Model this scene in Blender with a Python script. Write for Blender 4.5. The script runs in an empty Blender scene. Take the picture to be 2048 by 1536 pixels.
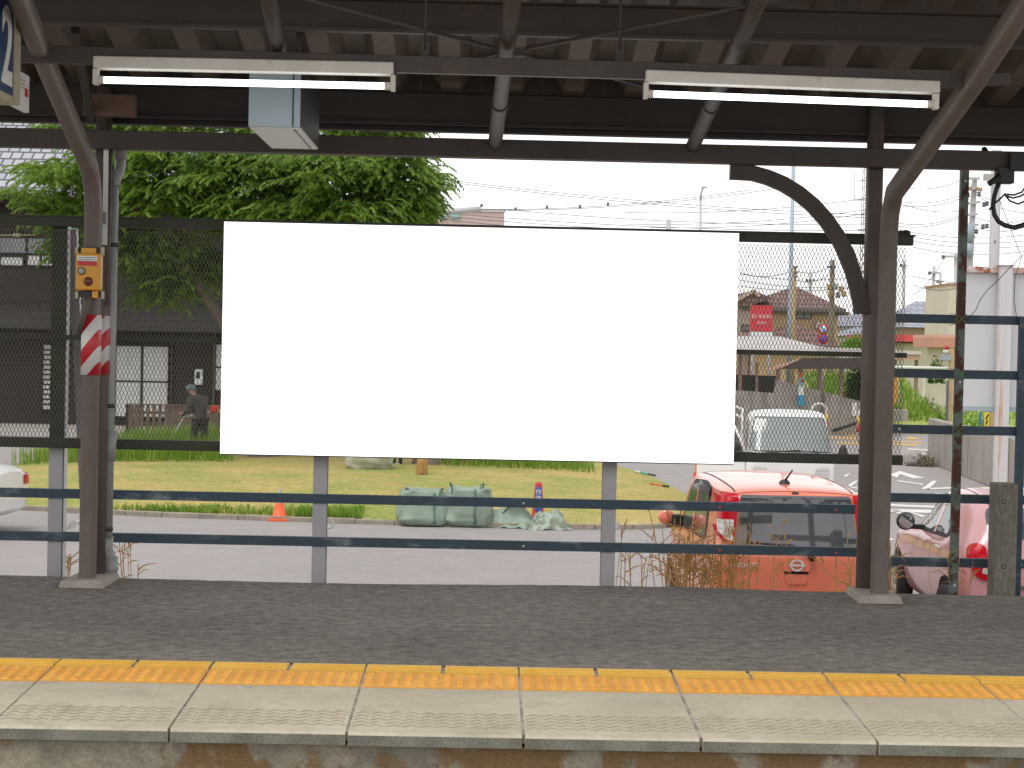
import bpy, bmesh, math, random
from mathutils import Vector, Matrix
from mathutils.bvhtree import BVHTree
from bpy_extras.object_utils import world_to_camera_view
R = math.radians
random.seed(7)
S = bpy.context.scene
COL = S.collection

# ------------------------------------------------------------------ camera
F = 3400.0                      # focal length measured on the 2048 px wide photograph
EYE = Vector((0, 0, 1.7))
YAW, PITCH, ROLL = 0.0168, 0.02147, 0.0215
fw = Vector((math.sin(YAW) * math.cos(PITCH), math.cos(YAW) * math.cos(PITCH), -math.sin(PITCH)))
r0 = Vector((math.cos(YAW), -math.sin(YAW), 0))
u0 = r0.cross(fw)
cr = r0 * math.cos(ROLL) + u0 * math.sin(ROLL)
cu = u0 * math.cos(ROLL) - r0 * math.sin(ROLL)
cam = bpy.data.cameras.new('camera')
cam.sensor_width = 36
cam.lens = F / 2048 * 36
cam.clip_start, cam.clip_end = 0.1, 3000
camo = bpy.data.objects.new('camera', cam)
m = Matrix.Identity(4)
for i in range(3):
    m[i][0], m[i][1], m[i][2], m[i][3] = cr[i], cu[i], -fw[i], EYE[i]
camo.matrix_world = m
COL.objects.link(camo)
S.camera = camo

# ------------------------------------------------------------------ sky, sun, exposure
SUN_EL, SUN_AZ = R(68), R(215)           # high, behind the camera and to its left, veiled by cloud
w = bpy.data.worlds.new('World'); S.world = w; w.use_nodes = True
nt = w.node_tree
sky = nt.nodes.new('ShaderNodeTexSky'); sky.sky_type = 'NISHITA'; sky.sun_disc = False
sky.sun_elevation = SUN_EL; sky.sun_rotation = SUN_AZ
sky.air_density = 1.0; sky.dust_density = 1.0; sky.ozone_density = 1.0
hs = nt.nodes.new('ShaderNodeHueSaturation'); hs.inputs['Saturation'].default_value = 0.06
hs.inputs['Value'].default_value = 1.0
nt.links.new(sky.outputs[0], hs.inputs['Color'])
nt.links.new(hs.outputs[0], nt.nodes['Background'].inputs['Color'])
nt.nodes['Background'].inputs['Strength'].default_value = 0.15
sl = bpy.data.lights.new('sun', 'SUN'); sl.energy = 0.75; sl.angle = R(25); sl.color = (1, 0.965, 0.92)
so = bpy.data.objects.new('sun', sl)
sd = Vector((math.sin(SUN_AZ) * math.cos(SUN_EL), math.cos(SUN_AZ) * math.cos(SUN_EL), math.sin(SUN_EL)))
so.rotation_euler = sd.to_track_quat('Z', 'Y').to_euler()
so.location = (0, 0, 60)
COL.objects.link(so)
S.view_settings.view_transform = 'Standard'; S.view_settings.look = 'None'
S.view_settings.exposure = 0.75; S.view_settings.gamma = 1.0
S.render.engine = 'CYCLES'
S.cycles.use_denoising = True
S.cycles.max_bounces = 7
S.cycles.diffuse_bounces = 4
S.cycles.glossy_bounces = 3
S.cycles.transparent_max_bounces = 8
S.cycles.caustics_reflective = False; S.cycles.caustics_refractive = False

def ray(px, py):
    return cr * ((px - 1024) / F) - cu * ((py - 768) / F) + fw
def P(px, py, Y):
    """world point seen at photo pixel (px, py) on the plane y = Y"""
    d = ray(px, py); return EYE + d * (Y / d.y)
def G(px, py, z=-1.0):
    """world point seen at photo pixel (px, py) on the level z"""
    d = ray(px, py); return EYE + d * ((z - EYE.z) / d.z)

# ------------------------------------------------------------------ object helpers
def tag(o, label=None, cat=None, group=None, kind=None):
    if label: o['label'] = label
    if cat: o['category'] = cat
    if group: o['group'] = group
    if kind: o['kind'] = kind
    return o
def thing(name, label, cat, loc=(0, 0, 0), rz=0.0, group=None):
    o = bpy.data.objects.new(name, None); COL.objects.link(o)
    o.empty_display_size = 0.2
    o.location = loc; o.rotation_euler = (0, 0, rz)
    return tag(o, label, cat, group)
def origin_of(o):
    v = Vector((0, 0, 0))
    while o is not None:
        v = v + o.location; o = o.parent
    return v

class MB:
    """collects shapes, then becomes ONE mesh object"""
    def __init__(s): s.v = []; s.f = []; s.sm = []; s.mi = []; s.cur = 0
    def add(s, vs, fs, smooth=False):
        b = len(s.v); s.v += [Vector(x) for x in vs]
        for f in fs:
            s.f.append([b + i for i in f]); s.sm.append(smooth); s.mi.append(s.cur)
        return s
    def box(s, c, d, rot=None):
        c = Vector(c); x, y, z = d[0] / 2, d[1] / 2, d[2] / 2
        vs = [Vector((a * x, b * y, e * z)) for a in (-1, 1) for b in (-1, 1) for e in (-1, 1)]
        if rot is not None: vs = [rot @ v for v in vs]
        return s.add([v + c for v in vs], [(0, 1, 3, 2), (4, 6, 7, 5), (0, 4, 5, 1), (2, 3, 7, 6), (0, 2, 6, 4), (1, 5, 7, 3)])
    def mm(s, a, b):
        a, b = Vector(a), Vector(b)
        return s.box((a + b) / 2, (abs(b.x - a.x), abs(b.y - a.y), abs(b.z - a.z)))
    def bar(s, a, b, w, h, up=(0, 0, 1)):
        a, b = Vector(a), Vector(b); d = (b - a); L = d.length; d.normalize()
        up = Vector(up)
        if abs(d.dot(up)) > 0.99: up = Vector((0, 1, 0))
        sx = d.cross(up).normalized(); uz = sx.cross(d).normalized()
        vs = []
        for p in (a, b):
            for i, j in ((-1, -1), (1, -1), (1, 1), (-1, 1)):
                vs.append(p + sx * (i * w / 2) + uz * (j * h / 2))
        return s.add(vs, [(3, 2, 1, 0), (4, 5, 6, 7), (0, 1, 5, 4), (1, 2, 6, 5), (2, 3, 7, 6), (3, 0, 4, 7)])
    def tube(s, pts, r, n=10, cap=True):
        pts = [Vector(p) for p in pts]; rs = r if isinstance(r, (list, tuple)) else [r] * len(pts)
        rings = []; px = None
        for i, p in enumerate(pts):
            if i == 0: t = pts[1] - p
            elif i == len(pts) - 1: t = p - pts[i - 1]
            else: t = (pts[i + 1] - p).normalized() + (p - pts[i - 1]).normalized()
            t.normalize()
            if px is None:
                px = t.cross(Vector((0, 0, 1)) if abs(t.z) < 0.9 else Vector((0, 1, 0))).normalized()
            else:
                px = (px - t * px.dot(t)).normalized()
            q = t.cross(px)
            rings.append([p + (px * math.cos(2 * math.pi * k / n) + q * math.sin(2 * math.pi * k / n)) * rs[i] for k in range(n)])
        vs = [v for rg in rings for v in rg]; fs = []
        for i in range(len(pts) - 1):
            for k in range(n):
                a, b = i * n + k, i * n + (k + 1) % n
                fs.append((a, b, b + n, a + n))
        s.add(vs, fs, True)
        if cap:
            b = len(s.v) - len(vs)
            s.f.append([b + k for k in range(n)][::-1]); s.sm.append(False); s.mi.append(s.cur)
            s.f.append([b + (len(pts) - 1) * n + k for k in range(n)]); s.sm.append(False); s.mi.append(s.cur)
        return s
    def prism(s, poly, d):
        """poly: 3-D outline, d: extrusion vector"""
        n = len(poly); d = Vector(d); poly = [Vector(p) for p in poly]
        return s.add(poly + [p + d for p in poly], [list(range(n))[::-1], [n + i for i in range(n)]] +
                     [(i, (i + 1) % n, n + (i + 1) % n, n + i) for i in range(n)])
    def lathe(s, prof, c=(0, 0, 0), axis='z', n=20, smooth=True):
        c = Vector(c); vs = []; fs = []; m_ = len(prof)
        for k in range(n):
            a = 2 * math.pi * k / n
            for r_, h in prof:
                p = Vector((r_ * math.cos(a), r_ * math.sin(a), h))
                if axis == 'x': p = Vector((p.z, p.x, p.y))
                if axis == 'y': p = Vector((p.x, p.z, p.y))
                vs.append(c + p)
        for k in range(n):
            for j in range(m_ - 1):
                a, b = k * m_ + j, ((k + 1) % n) * m_ + j
                fs.append((a, b, b + 1, a + 1))
        return s.add(vs, fs, smooth)
    def quad(s, a, b, c, d): return s.add([a, b, c, d], [(0, 1, 2, 3)])
    def build(s, name, mat, parent=None, local=False, bevel=0, sub=0, weld=False, solid=0):
        me = bpy.data.meshes.new(name)
        o0 = Vector((0, 0, 0)) if (local or parent is None) else origin_of(parent)
        me.from_pydata([tuple(v - o0) for v in s.v], [], s.f)
        mats = mat if isinstance(mat, (list, tuple)) else [mat]
        for mt in mats: me.materials.append(mt)
        me.polygons.foreach_set('use_smooth', s.sm)
        me.polygons.foreach_set('material_index', s.mi)
        me.update()
        if weld:
            bm = bmesh.new(); bm.from_mesh(me)
            bmesh.ops.remove_doubles(bm, verts=bm.verts, dist=0.0005)
            bmesh.ops.recalc_face_normals(bm, faces=bm.faces); bm.to_mesh(me); bm.free()
        o = bpy.data.objects.new(name, me); COL.objects.link(o)
        if parent is not None: o.parent = parent
        if bevel:
            md = o.modifiers.new('bevel', 'BEVEL'); md.width = bevel; md.segments = 2; md.limit_method = 'ANGLE'
        if solid:
            md = o.modifiers.new('solid', 'SOLIDIFY'); md.thickness = solid
        if sub:
            md = o.modifiers.new('sub', 'SUBSURF'); md.levels = md.render_levels = sub
        return o

def text_obj(name, body, size, mat, parent, loc, rot, depth=0.002, align='CENTER', squeeze=1.0, bold=0):
    cu_ = bpy.data.curves.new(name, 'FONT'); cu_.body = body; cu_.size = size; cu_.extrude = depth; cu_.offset = bold
    cu_.align_x = align; cu_.align_y = 'CENTER'
    tmp = bpy.data.objects.new(name + '_tmp', cu_); COL.objects.link(tmp)
    dg = bpy.context.evaluated_depsgraph_get()
    me = bpy.data.meshes.new_from_object(tmp.evaluated_get(dg))
    bpy.data.objects.remove(tmp); bpy.data.curves.remove(cu_)
    me.materials.clear(); me.materials.append(mat)
    for v in me.vertices: v.co.x *= squeeze
    o = bpy.data.objects.new(name, me); COL.objects.link(o); o.parent = parent
    o.location = Vector(loc); o.rotation_euler = rot
    return o

# ------------------------------------------------------------------ materials
def nd(t, k): return t.nodes.new(k)
def pm(name, c1, c2=None, scale=4.0, rough=0.7, metal=0.0, bump=0.0, stretch=(1, 1, 1), detail=6.0, lo=0.35, hi=0.65,
       c3=None, scale3=1.0, lo3=0.5, hi3=0.62, coat=0.0, bscale=None, spec=0.5, fine=0.0):
    """principled material; c1/c2 mixed by noise, c3 laid over in patches, bump from fine noise"""
    mt = bpy.data.materials.new(name); mt.use_nodes = True; t = mt.node_tree
    b = t.nodes['Principled BSDF']
    b.inputs['Roughness'].default_value = rough; b.inputs['Metallic'].default_value = metal
    b.inputs['Specular IOR Level'].default_value = spec
    if coat: b.inputs['Coat Weight'].default_value = coat; b.inputs['Coat Roughness'].default_value = 0.04
    tc = nd(t, 'ShaderNodeTexCoord'); mp = nd(t, 'ShaderNodeMapping')
    mp.inputs['Scale'].default_value = stretch
    t.links.new(tc.outputs['Object'], mp.inputs[0])
    def noise(sc, det):
        n = nd(t, 'ShaderNodeTexNoise'); n.inputs['Scale'].default_value = sc; n.inputs['Detail'].default_value = det
        n.inputs['Roughness'].default_value = 0.62
        t.links.new(mp.outputs[0], n.inputs['Vector']); return n
    def mix(fac, a, bb):
        x = nd(t, 'ShaderNodeMix'); x.data_type = 'RGBA'
        t.links.new(fac, x.inputs[0])
        for s_, v in ((6, a), (7, bb)):
            if isinstance(v, tuple): x.inputs[s_].default_value = (*v, 1)
            else: t.links.new(v, x.inputs[s_])
        return x.outputs[2]
    def band(src, a, z):
        r_ = nd(t, 'ShaderNodeMapRange'); r_.inputs[1].default_value = a; r_.inputs[2].default_value = z
        t.links.new(src, r_.inputs[0]); return r_.outputs[0]
    out = c1
    if c2 is not None:
        out = mix(band(noise(scale, detail).outputs[0], lo, hi), c1, c2)
    if c3 is not None:
        out = mix(band(noise(scale3, 8).outputs[0], lo3, hi3), out, c3)
    if fine:
        n = noise(scale * 14, 3)
        r_ = nd(t, 'ShaderNodeMapRange'); r_.inputs[1].default_value = .3; r_.inputs[2].default_value = .7
        r_.inputs[3].default_value = 1 - fine; r_.inputs[4].default_value = 1 + fine
        t.links.new(n.outputs[0], r_.inputs[0])
        vm = nd(t, 'ShaderNodeVectorMath'); vm.operation = 'SCALE'
        if isinstance(out, tuple): vm.inputs[0].default_value = out
        else: t.links.new(out, vm.inputs[0])
        t.links.new(r_.outputs[0], vm.inputs['Scale']); out = vm.outputs[0]
    if isinstance(out, tuple): b.inputs['Base Color'].default_value = (*out, 1)
    else: t.links.new(out, b.inputs['Base Color'])
    if bump:
        bp = nd(t, 'ShaderNodeBump'); bp.inputs['Strength'].default_value = bump; bp.inputs['Distance'].default_value = 0.02
        t.links.new(noise(bscale or scale * 8, 4).outputs[0], bp.inputs['Height'])
        t.links.new(bp.outputs[0], b.inputs['Normal'])
    return mt
def leafmat(name, c1, c2, scale=1.5, trans=0.35):
    mt = pm(name, c1, c2, scale=scale, rough=0.55, spec=0.3)
    t = mt.node_tree; b = t.nodes['Principled BSDF']
    tr = nd(t, 'ShaderNodeBsdfTranslucent'); mx = nd(t, 'ShaderNodeMixShader'); mx.inputs[0].default_value = trans
    src = b.inputs['Base Color'].links[0].from_socket
    t.links.new(src, tr.inputs[0]); t.links.new(b.outputs[0], mx.inputs[1]); t.links.new(tr.outputs[0], mx.inputs[2])
    t.links.new(mx.outputs[0], t.nodes['Material Output'].inputs[0])
    return mt
def emat(name, c, s):
    mt = bpy.data.materials.new(name); mt.use_nodes = True; b = mt.node_tree.nodes['Principled BSDF']
    b.inputs['Base Color'].default_value = (*c, 1); b.inputs['Emission Color'].default_value = (*c, 1)
    b.inputs['Emission Strength'].default_value = s; return mt
def brickmat(name, c1, c2, mortar, bw, bh, off=0.5, rough=0.7, axes='xz', msize=0.02, bump=0.3):
    mt = pm(name, c1, c2, rough=rough); t = mt.node_tree; b = t.nodes['Principled BSDF']
    tc = nd(t, 'ShaderNodeTexCoord'); sp = nd(t, 'ShaderNodeSeparateXYZ'); cb = nd(t, 'ShaderNodeCombineXYZ')
    t.links.new(tc.outputs['Object'], sp.inputs[0])
    t.links.new(sp.outputs['XYZ'.index(axes[0].upper())], cb.inputs[0]); t.links.new(sp.outputs['XYZ'.index(axes[1].upper())], cb.inputs[1])
    br = nd(t, 'ShaderNodeTexBrick'); br.offset = off
    br.inputs['Color1'].default_value = (*c1, 1); br.inputs['Color2'].default_value = (*c2, 1); br.inputs['Mortar'].default_value = (*mortar, 1)
    br.inputs['Scale'].default_value = 1; br.inputs['Mortar Size'].default_value = msize
    br.inputs['Brick Width'].default_value = bw; br.inputs['Row Height'].default_value = bh
    t.links.new(cb.outputs[0], br.inputs['Vector']); t.links.new(br.outputs['Color'], b.inputs['Base Color'])
    if bump:
        bp = nd(t, 'ShaderNodeBump'); bp.inputs['Strength'].default_value = bump; bp.inputs['Distance'].default_value = 0.03; bp.invert = True
        t.links.new(br.outputs['Fac'], bp.inputs['Height']); t.links.new(bp.outputs[0], b.inputs['Normal'])
    return mt

M = {}
M['platform_asphalt'] = pm('platform_asphalt', (.150, .129, .108), (.222, .195, .166), scale=.9, rough=.92, bump=.5, bscale=110, fine=.4, c3=(.36, .34, .31), scale3=46, lo3=.60, hi3=.645, lo=.3, hi=.7)
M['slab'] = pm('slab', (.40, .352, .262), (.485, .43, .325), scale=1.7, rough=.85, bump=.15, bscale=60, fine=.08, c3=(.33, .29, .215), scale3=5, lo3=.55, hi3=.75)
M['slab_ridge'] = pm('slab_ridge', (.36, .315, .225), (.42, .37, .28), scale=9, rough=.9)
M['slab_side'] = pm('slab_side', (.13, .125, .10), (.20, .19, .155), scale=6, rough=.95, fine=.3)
M['tactile'] = pm('tactile', (.66, .30, .035), (.74, .37, .06), scale=5, rough=.7, fine=.12, c3=(.50, .24, .05), scale3=14, lo3=.58, hi3=.75)
M['tactile_line'] = pm('tactile_line', (.70, .41, .05), (.76, .47, .08), scale=5, rough=.65, fine=.08)
M['grout'] = pm('grout', (.42, .37, .31), (.24, .21, .18), scale=11, rough=.95, lo=.42, hi=.6)
M['stained'] = pm('stained', (.27, .235, .17), (.12, .11, .085), scale=5, rough=.95, bump=.5, bscale=18, fine=.2, c3=(.145, .088, .038), scale3=2.6, lo3=.47, hi3=.53)
M['road'] = pm('road', (.29, .265, .257), (.32, .292, .283), scale=.25, rough=.93, fine=.07, c3=(.36, .325, .315), scale3=16, lo3=.5, hi3=.7)
M['gravel'] = pm('gravel', (.3, .28, .26), (.42, .39, .36), scale=14, rough=.95, bump=.8, bscale=50, fine=.35)
M['kerb'] = pm('kerb', (.25, .21, .17), (.36, .31, .25), scale=3, rough=.95, bump=.3, fine=.25)
M['lawn'] = pm('lawn', (.36, .305, .08), (.45, .345, .12), scale=.8, rough=.95, bump=.5, bscale=40, fine=.3, c3=(.235, .28, .055), scale3=.5, lo3=.44, hi3=.66)
M['field'] = pm('field', (.26, .36, .06), (.36, .38, .12), scale=.5, rough=.95, bump=.7, bscale=20, fine=.3)
M['blade_dry'] = leafmat('blade_dry', (.46, .385, .11), (.36, .355, .095), 1, .45)
M['blade_green'] = leafmat('blade_green', (.16, .30, .035), (.27, .38, .06), 2, .4)
M['straw'] = leafmat('straw', (.82, .58, .25), (.66, .40, .14), 4, .35)
M['marking'] = pm('marking', (.78, .77, .75), (.62, .6, .58), scale=3, rough=.85)
M['marking_yellow'] = pm('marking_yellow', (.70, .42, .10), (.6, .38, .14), scale=3, rough=.85)
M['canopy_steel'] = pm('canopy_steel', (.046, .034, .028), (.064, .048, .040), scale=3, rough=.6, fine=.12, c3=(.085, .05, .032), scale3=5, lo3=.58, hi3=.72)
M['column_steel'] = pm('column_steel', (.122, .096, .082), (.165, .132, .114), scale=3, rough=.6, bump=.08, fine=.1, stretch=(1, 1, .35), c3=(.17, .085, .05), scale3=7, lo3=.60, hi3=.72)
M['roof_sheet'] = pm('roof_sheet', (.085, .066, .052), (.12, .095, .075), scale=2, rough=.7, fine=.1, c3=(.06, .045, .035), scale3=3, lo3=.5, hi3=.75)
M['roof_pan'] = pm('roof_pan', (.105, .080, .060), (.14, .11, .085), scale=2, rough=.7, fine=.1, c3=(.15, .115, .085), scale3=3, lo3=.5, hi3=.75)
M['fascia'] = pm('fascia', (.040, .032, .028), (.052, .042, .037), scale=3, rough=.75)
M['lamp_white'] = pm('lamp_white', (.66, .61, .55), (.58, .53, .46), scale=5, rough=.5, c3=(.42, .33, .24), scale3=9, lo3=.64, hi3=.74)
M['tube'] = emat('tube', (.84, .95, 1.0), 2.0)
M['sign_grey'] = pm('sign_grey', (.30, .36, .40), (.34, .40, .44), scale=3, rough=.45)
M['sign_grey_under'] = pm('sign_grey_under', (.36, .345, .31), (.42, .40, .35), scale=5, rough=.5)
M['navy'] = pm('navy', (.012, .04, .115), rough=.35)
M['white_paint'] = pm('white_paint', (.78, .78, .76), (.70, .70, .68), scale=4, rough=.45)
M['board_white'] = pm('board_white', (.93, .93, .93), rough=.6)
M['cream_frame'] = pm('cream_frame', (.42, .38, .27), (.36, .31, .2), scale=6, rough=.6)
M['red'] = pm('red', (.55, .018, .025), (.48, .02, .03), scale=6, rough=.45)
M['orange_red'] = pm('orange_red', (.85, .075, .03), (.75, .07, .03), scale=6, rough=.5)
M['black'] = pm('black', (.015, .015, .016), rough=.5)
M['black_cable'] = pm('black_cable', (.02, .02, .024), rough=.45)
M['dark_gap'] = pm('dark_gap', (.012, .011, .010), rough=.9)
M['yellow_case'] = pm('yellow_case', (.66, .31, .015), (.6, .27, .015), scale=6, rough=.4)
M['dark_red'] = pm('dark_red', (.14, .012, .016), rough=.35)
M['grey_round'] = pm('grey_round', (.45, .45, .43), (.3, .3, .3), scale=30, rough=.5)
M['tan'] = pm('tan', (.42, .37, .25), rough=.6)
M['pvc'] = pm('pvc', (.37, .38, .38), (.32, .33, .32), scale=4, rough=.45, fine=.05)
M['pvc_dark'] = pm('pvc_dark', (.05, .055, .055), rough=.5)
M['conduit'] = pm('conduit', (.11, .09, .06), (.09, .075, .055), scale=9, rough=.6)
M['fence_dark'] = pm('fence_dark', (.050, .046, .036), (.035, .045, .022), scale=4, rough=.7, fine=.2, c3=(.09, .05, .03), scale3=6, lo3=.6, hi3=.72)
M['fence_green'] = pm('fence_green', (.028, .05, .018), (.045, .06, .028), scale=4, rough=.7, c3=(.07, .05, .03), scale3=6, lo3=.62, hi3=.75)
M['mesh_wire'] = pm('mesh_wire', (.115, .104, .088), (.085, .085, .065), scale=3, rough=.6)
M['post_grey'] = pm('post_grey', (.36, .345, .355), (.43, .41, .42), scale=5, rough=.55, stretch=(1, 1, .4), c3=(.28, .2, .15), scale3=5, lo3=.66, hi3=.74)
M['blue_rail'] = pm('blue_rail', (.027, .050, .072), (.042, .072, .098), scale=3, rough=.6, stretch=(.4, 1, 1), c3=(.22, .24, .25), scale3=6, lo3=.565, hi3=.70, fine=.2)
M['rusty'] = pm('rusty', (.17, .20, .18), (.10, .12, .10), scale=5, rough=.8, bump=.4, c3=(.075, .030, .016), scale3=4, lo3=.485, hi3=.52, fine=.2)
M['old_concrete'] = pm('old_concrete', (.17, .155, .12), (.23, .21, .165), scale=5, rough=.95, bump=.4, fine=.3, stretch=(1, 1, .3), c3=(.08, .075, .06), scale3=6, lo3=.6, hi3=.75)
M['wall_concrete'] = pm('wall_concrete', (.30, .27, .24), (.40, .36, .32), scale=1.4, rough=.95, stretch=(2, 2, .25), fine=.2, c3=(.14, .125, .11), scale3=1.1, lo3=.52, hi3=.68)
M['base_concrete'] = pm('base_concrete', (.36, .31, .26), (.44, .39, .33), scale=6, rough=.95, bump=.3, fine=.2)
M['wire_green'] = pm('wire_green', (.12, .25, .12), rough=.5)
M['brass'] = pm('brass', (.75, .72, .62), rough=.35, metal=.6)
M['chrome'] = pm('chrome', (.8, .8, .8), rough=.15, metal=1.0)

# ================================================================== SETTING: ground
ROADZ = -1.0
b = MB(); b.add([(-400, 12.0, -1.02), (400, 12.0, -1.02), (400, 900, -1.02), (-400, 900, -1.02)], [(0, 1, 2, 3)])
tag(b.build('ground', M['gravel']), kind='structure')
b = MB(); b.add([(-120, 12.3, -1.0), (120, 12.3, -1.0), (120, 300, -1.0), (-120, 300, -1.0)], [(0, 1, 2, 3)])
tag(b.build('road', M['road']), kind='structure')

# platform: asphalt deck with a slightly ragged rear edge
YB, YF = 12.14, 9.0
b = MB(); n = 160; rows = []
rr = random.Random(3)
for i in range(n + 1):
    x = -9 + 18 * i / n
    e = YB + 0.012 * math.sin(x * 2.1) + 0.012 * rr.random() + 0.02 * math.sin(x * .7 + 1)
    h = 0.012 * math.sin(x * 1.3) + 0.006 * rr.random()
    rows.append([(x, YF, 0), (x, 11.4, 0.004 * math.sin(x * 1.7)), (x, e - .05, h * .6), (x, e, h - .012), (x, e + .02, -.08), (x, e + .02, -1.05)])
vs = [p for r_ in rows for p in r_]; fs = []
for i in range(n):
    for j in range(5):
        a = i * 6 + j; fs.append((a, a + 6, a + 7, a + 1))
b.add(vs, fs, True)
tag(b.build('platform', M['platform_asphalt']), kind='structure')

# edge slabs, tilted towards the track
YS = 7.69; ZS = -0.062
def slab_z(y): return ZS * (YF - y) / (YF - YS)
PITCH_S = 0.8065
X0 = P(693, 1474, YS).x
tact_m = M['tactile']
edge = thing('platform_edge', 'pale concrete edge slabs with yellow tactile strip along the platform', 'platform edge')
edge['kind'] = 'structure'; del edge['category']; del edge['label']
rs = random.Random(11)
for k in range(-4, 8):
    xa, xb = X0 + k * PITCH_S + rs.uniform(.003, .010), X0 + (k + 1) * PITCH_S - rs.uniform(.003, .010)
    sk = rs.uniform(-.003, .003)
    b = MB()
    t = .062
    prof = [(8.52, slab_z(8.52)), (YS + .012, slab_z(YS + .012)), (YS, ZS - .012), (YS, ZS - t), (8.52, -.15)]
    b.prism([(xa, y, z + sk) for y, z in prof], (xb - xa, 0, 0))
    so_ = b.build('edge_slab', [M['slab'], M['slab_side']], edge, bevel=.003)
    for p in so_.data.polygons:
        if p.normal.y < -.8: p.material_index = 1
    b = MB()                                                        # moulded yellow dotted band
    b.prism([(xa, 8.525, slab_z(8.525) + sk + .0005), (xa, 8.835, sk + slab_z(8.835) + .0005), (xa, 8.835, -.15), (xa, 8.525, -.15)], (xb - xa, 0, 0))
    for i in range(12):
        for j in range(6):
            cx = xa + (i + .5) * (xb - xa) / 12; cy = 8.545 + (j + .5) * .27 / 6; cz = slab_z(cy) + sk
            w_, d_, h_ = .021, .0145, .009
            b.add([(cx - w_, cy - d_, cz), (cx + w_, cy - d_, cz), (cx + w_, cy + d_, cz), (cx - w_, cy + d_, cz),
                   (cx - w_ * .6, cy - d_ * .55, cz + h_), (cx + w_ * .6, cy - d_ * .55, cz + h_), (cx + w_ * .6, cy + d_ * .55, cz + h_), (cx - w_ * .6, cy + d_ * .55, cz + h_)],
                  [(4, 5, 6, 7), (0, 1, 5, 4), (1, 2, 6, 5), (2, 3, 7, 6), (3, 0, 4, 7)])
    b.build('tactile_strip', tact_m, edge)
    b = MB()                                                        # two line blocks
    for h in range(2):
        ya, yb = 8.845, 8.995
        x1 = xa + h * PITCH_S / 2 + (.008 if h else 0); x2 = xa + (h + 1) * PITCH_S / 2 - .012
        b.prism([(x1, ya, -.04), (x1, ya, .001), (x1, yb, .004), (x1, yb, -.04)], (x2 - x1, 0, 0))
        for yy in (8.885, 8.93):
            b.box(((x1 + x2) / 2, yy, .0055), (x2 - x1 - .03, .012, .007))
    b.build('line_block', M['tactile_line'], edge)
    b = MB()                                                        # anti-slip zigzag ridges
    nz = 10; pw = (xb - xa - .02) / nz
    for j in range(5):
        for i in range(nz):
            xs = xa + .01 + i * pw; y0 = 7.795 + j * .056
            q = rs.uniform(.8, 1)
            for (u, v) in (((xs, y0), (xs + pw * .52 * q, y0 + .034)), ((xs + pw * .46, y0 + .036), (xs + pw * .98 * q, y0 + .004))):
                b.bar((u[0], u[1], slab_z(u[1]) + sk + .0), (v[0], v[1], slab_z(v[1]) + sk + .0), .006, .007)
    b.build('zigzag_ridge', M['slab_ridge'], edge)
b = MB(); b.prism([(-9, 7.735, ZS - .005), (-9, 8.99, -.004), (-9, 8.99, -.11), (-9, 7.735, -.11)], (18, 0, 0))
b.build('joint_grout', M['grout'], edge)
b = MB(); b.mm((-9, 7.72, -1.6), (9, 8.9, ZS - .064))
tag(b.build('platform_wall', M['stained']), kind='structure')
b = MB(); b.add([(-40, -20, -1.6), (40, -20, -1.6), (40, 8.5, -1.6), (-40, 8.5, -1.6)], [(0, 1, 2, 3)])
tag(b.build('track_bed', M['gravel']), kind='structure')

# ================================================================== CANOPY
can = thing('platform_canopy', 'dark steel platform canopy with folded sheet roof and sloping rafters', 'canopy', (0, 11.9, 0))
def zroof(y): return 3.50 + .2 * (12.05 - y)
b = MB(); pt = .43; th = .022
for i in range(-16, 17):                                             # folded plate, pans running towards the track
    x = .16 + i * pt
    pr = [(-.07, 0), (.07, 0), (.145, .115), (.285, .115), (.36, 0)]
    for (u, v) in zip(pr[:-1], pr[1:]):
        A = [(x + u[0], 7.5, zroof(7.5) + u[1]), (x + v[0], 7.5, zroof(7.5) + v[1]), (x + v[0], 12.16, zroof(12.16) + v[1]), (x + u[0], 12.16, zroof(12.16) + u[1])]
        b.add(A + [(p[0], p[1], p[2] + .012) for p in A], [(3, 2, 1, 0), (4, 5, 6, 7)])
    b.box((x + .215, 12.0, zroof(12.0) + .0 + .045), (.006, .02, .11))
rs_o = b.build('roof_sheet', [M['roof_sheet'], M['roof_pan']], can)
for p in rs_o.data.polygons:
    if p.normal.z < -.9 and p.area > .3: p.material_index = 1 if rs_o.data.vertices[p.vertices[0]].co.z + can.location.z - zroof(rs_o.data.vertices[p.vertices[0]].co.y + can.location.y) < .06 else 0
def zc(py, Y, px=1024): return P(px, py, Y).z
b = MB(); b.mm((-8, 11.84, zc(318, 11.9)), (8, 11.96, zc(281, 11.9)))
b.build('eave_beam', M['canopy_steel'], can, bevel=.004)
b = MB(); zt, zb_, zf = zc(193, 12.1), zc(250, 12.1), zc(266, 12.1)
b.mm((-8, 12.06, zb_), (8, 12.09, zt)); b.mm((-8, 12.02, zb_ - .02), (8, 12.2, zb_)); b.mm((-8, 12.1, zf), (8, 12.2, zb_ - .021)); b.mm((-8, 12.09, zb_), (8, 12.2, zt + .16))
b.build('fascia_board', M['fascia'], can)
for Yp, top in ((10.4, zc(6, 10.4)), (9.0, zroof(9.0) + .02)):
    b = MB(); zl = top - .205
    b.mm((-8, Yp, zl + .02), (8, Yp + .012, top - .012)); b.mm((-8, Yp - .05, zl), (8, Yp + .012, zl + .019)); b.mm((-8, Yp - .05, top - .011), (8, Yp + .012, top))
    b.build('purlin', M['canopy_steel'], can)
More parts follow.
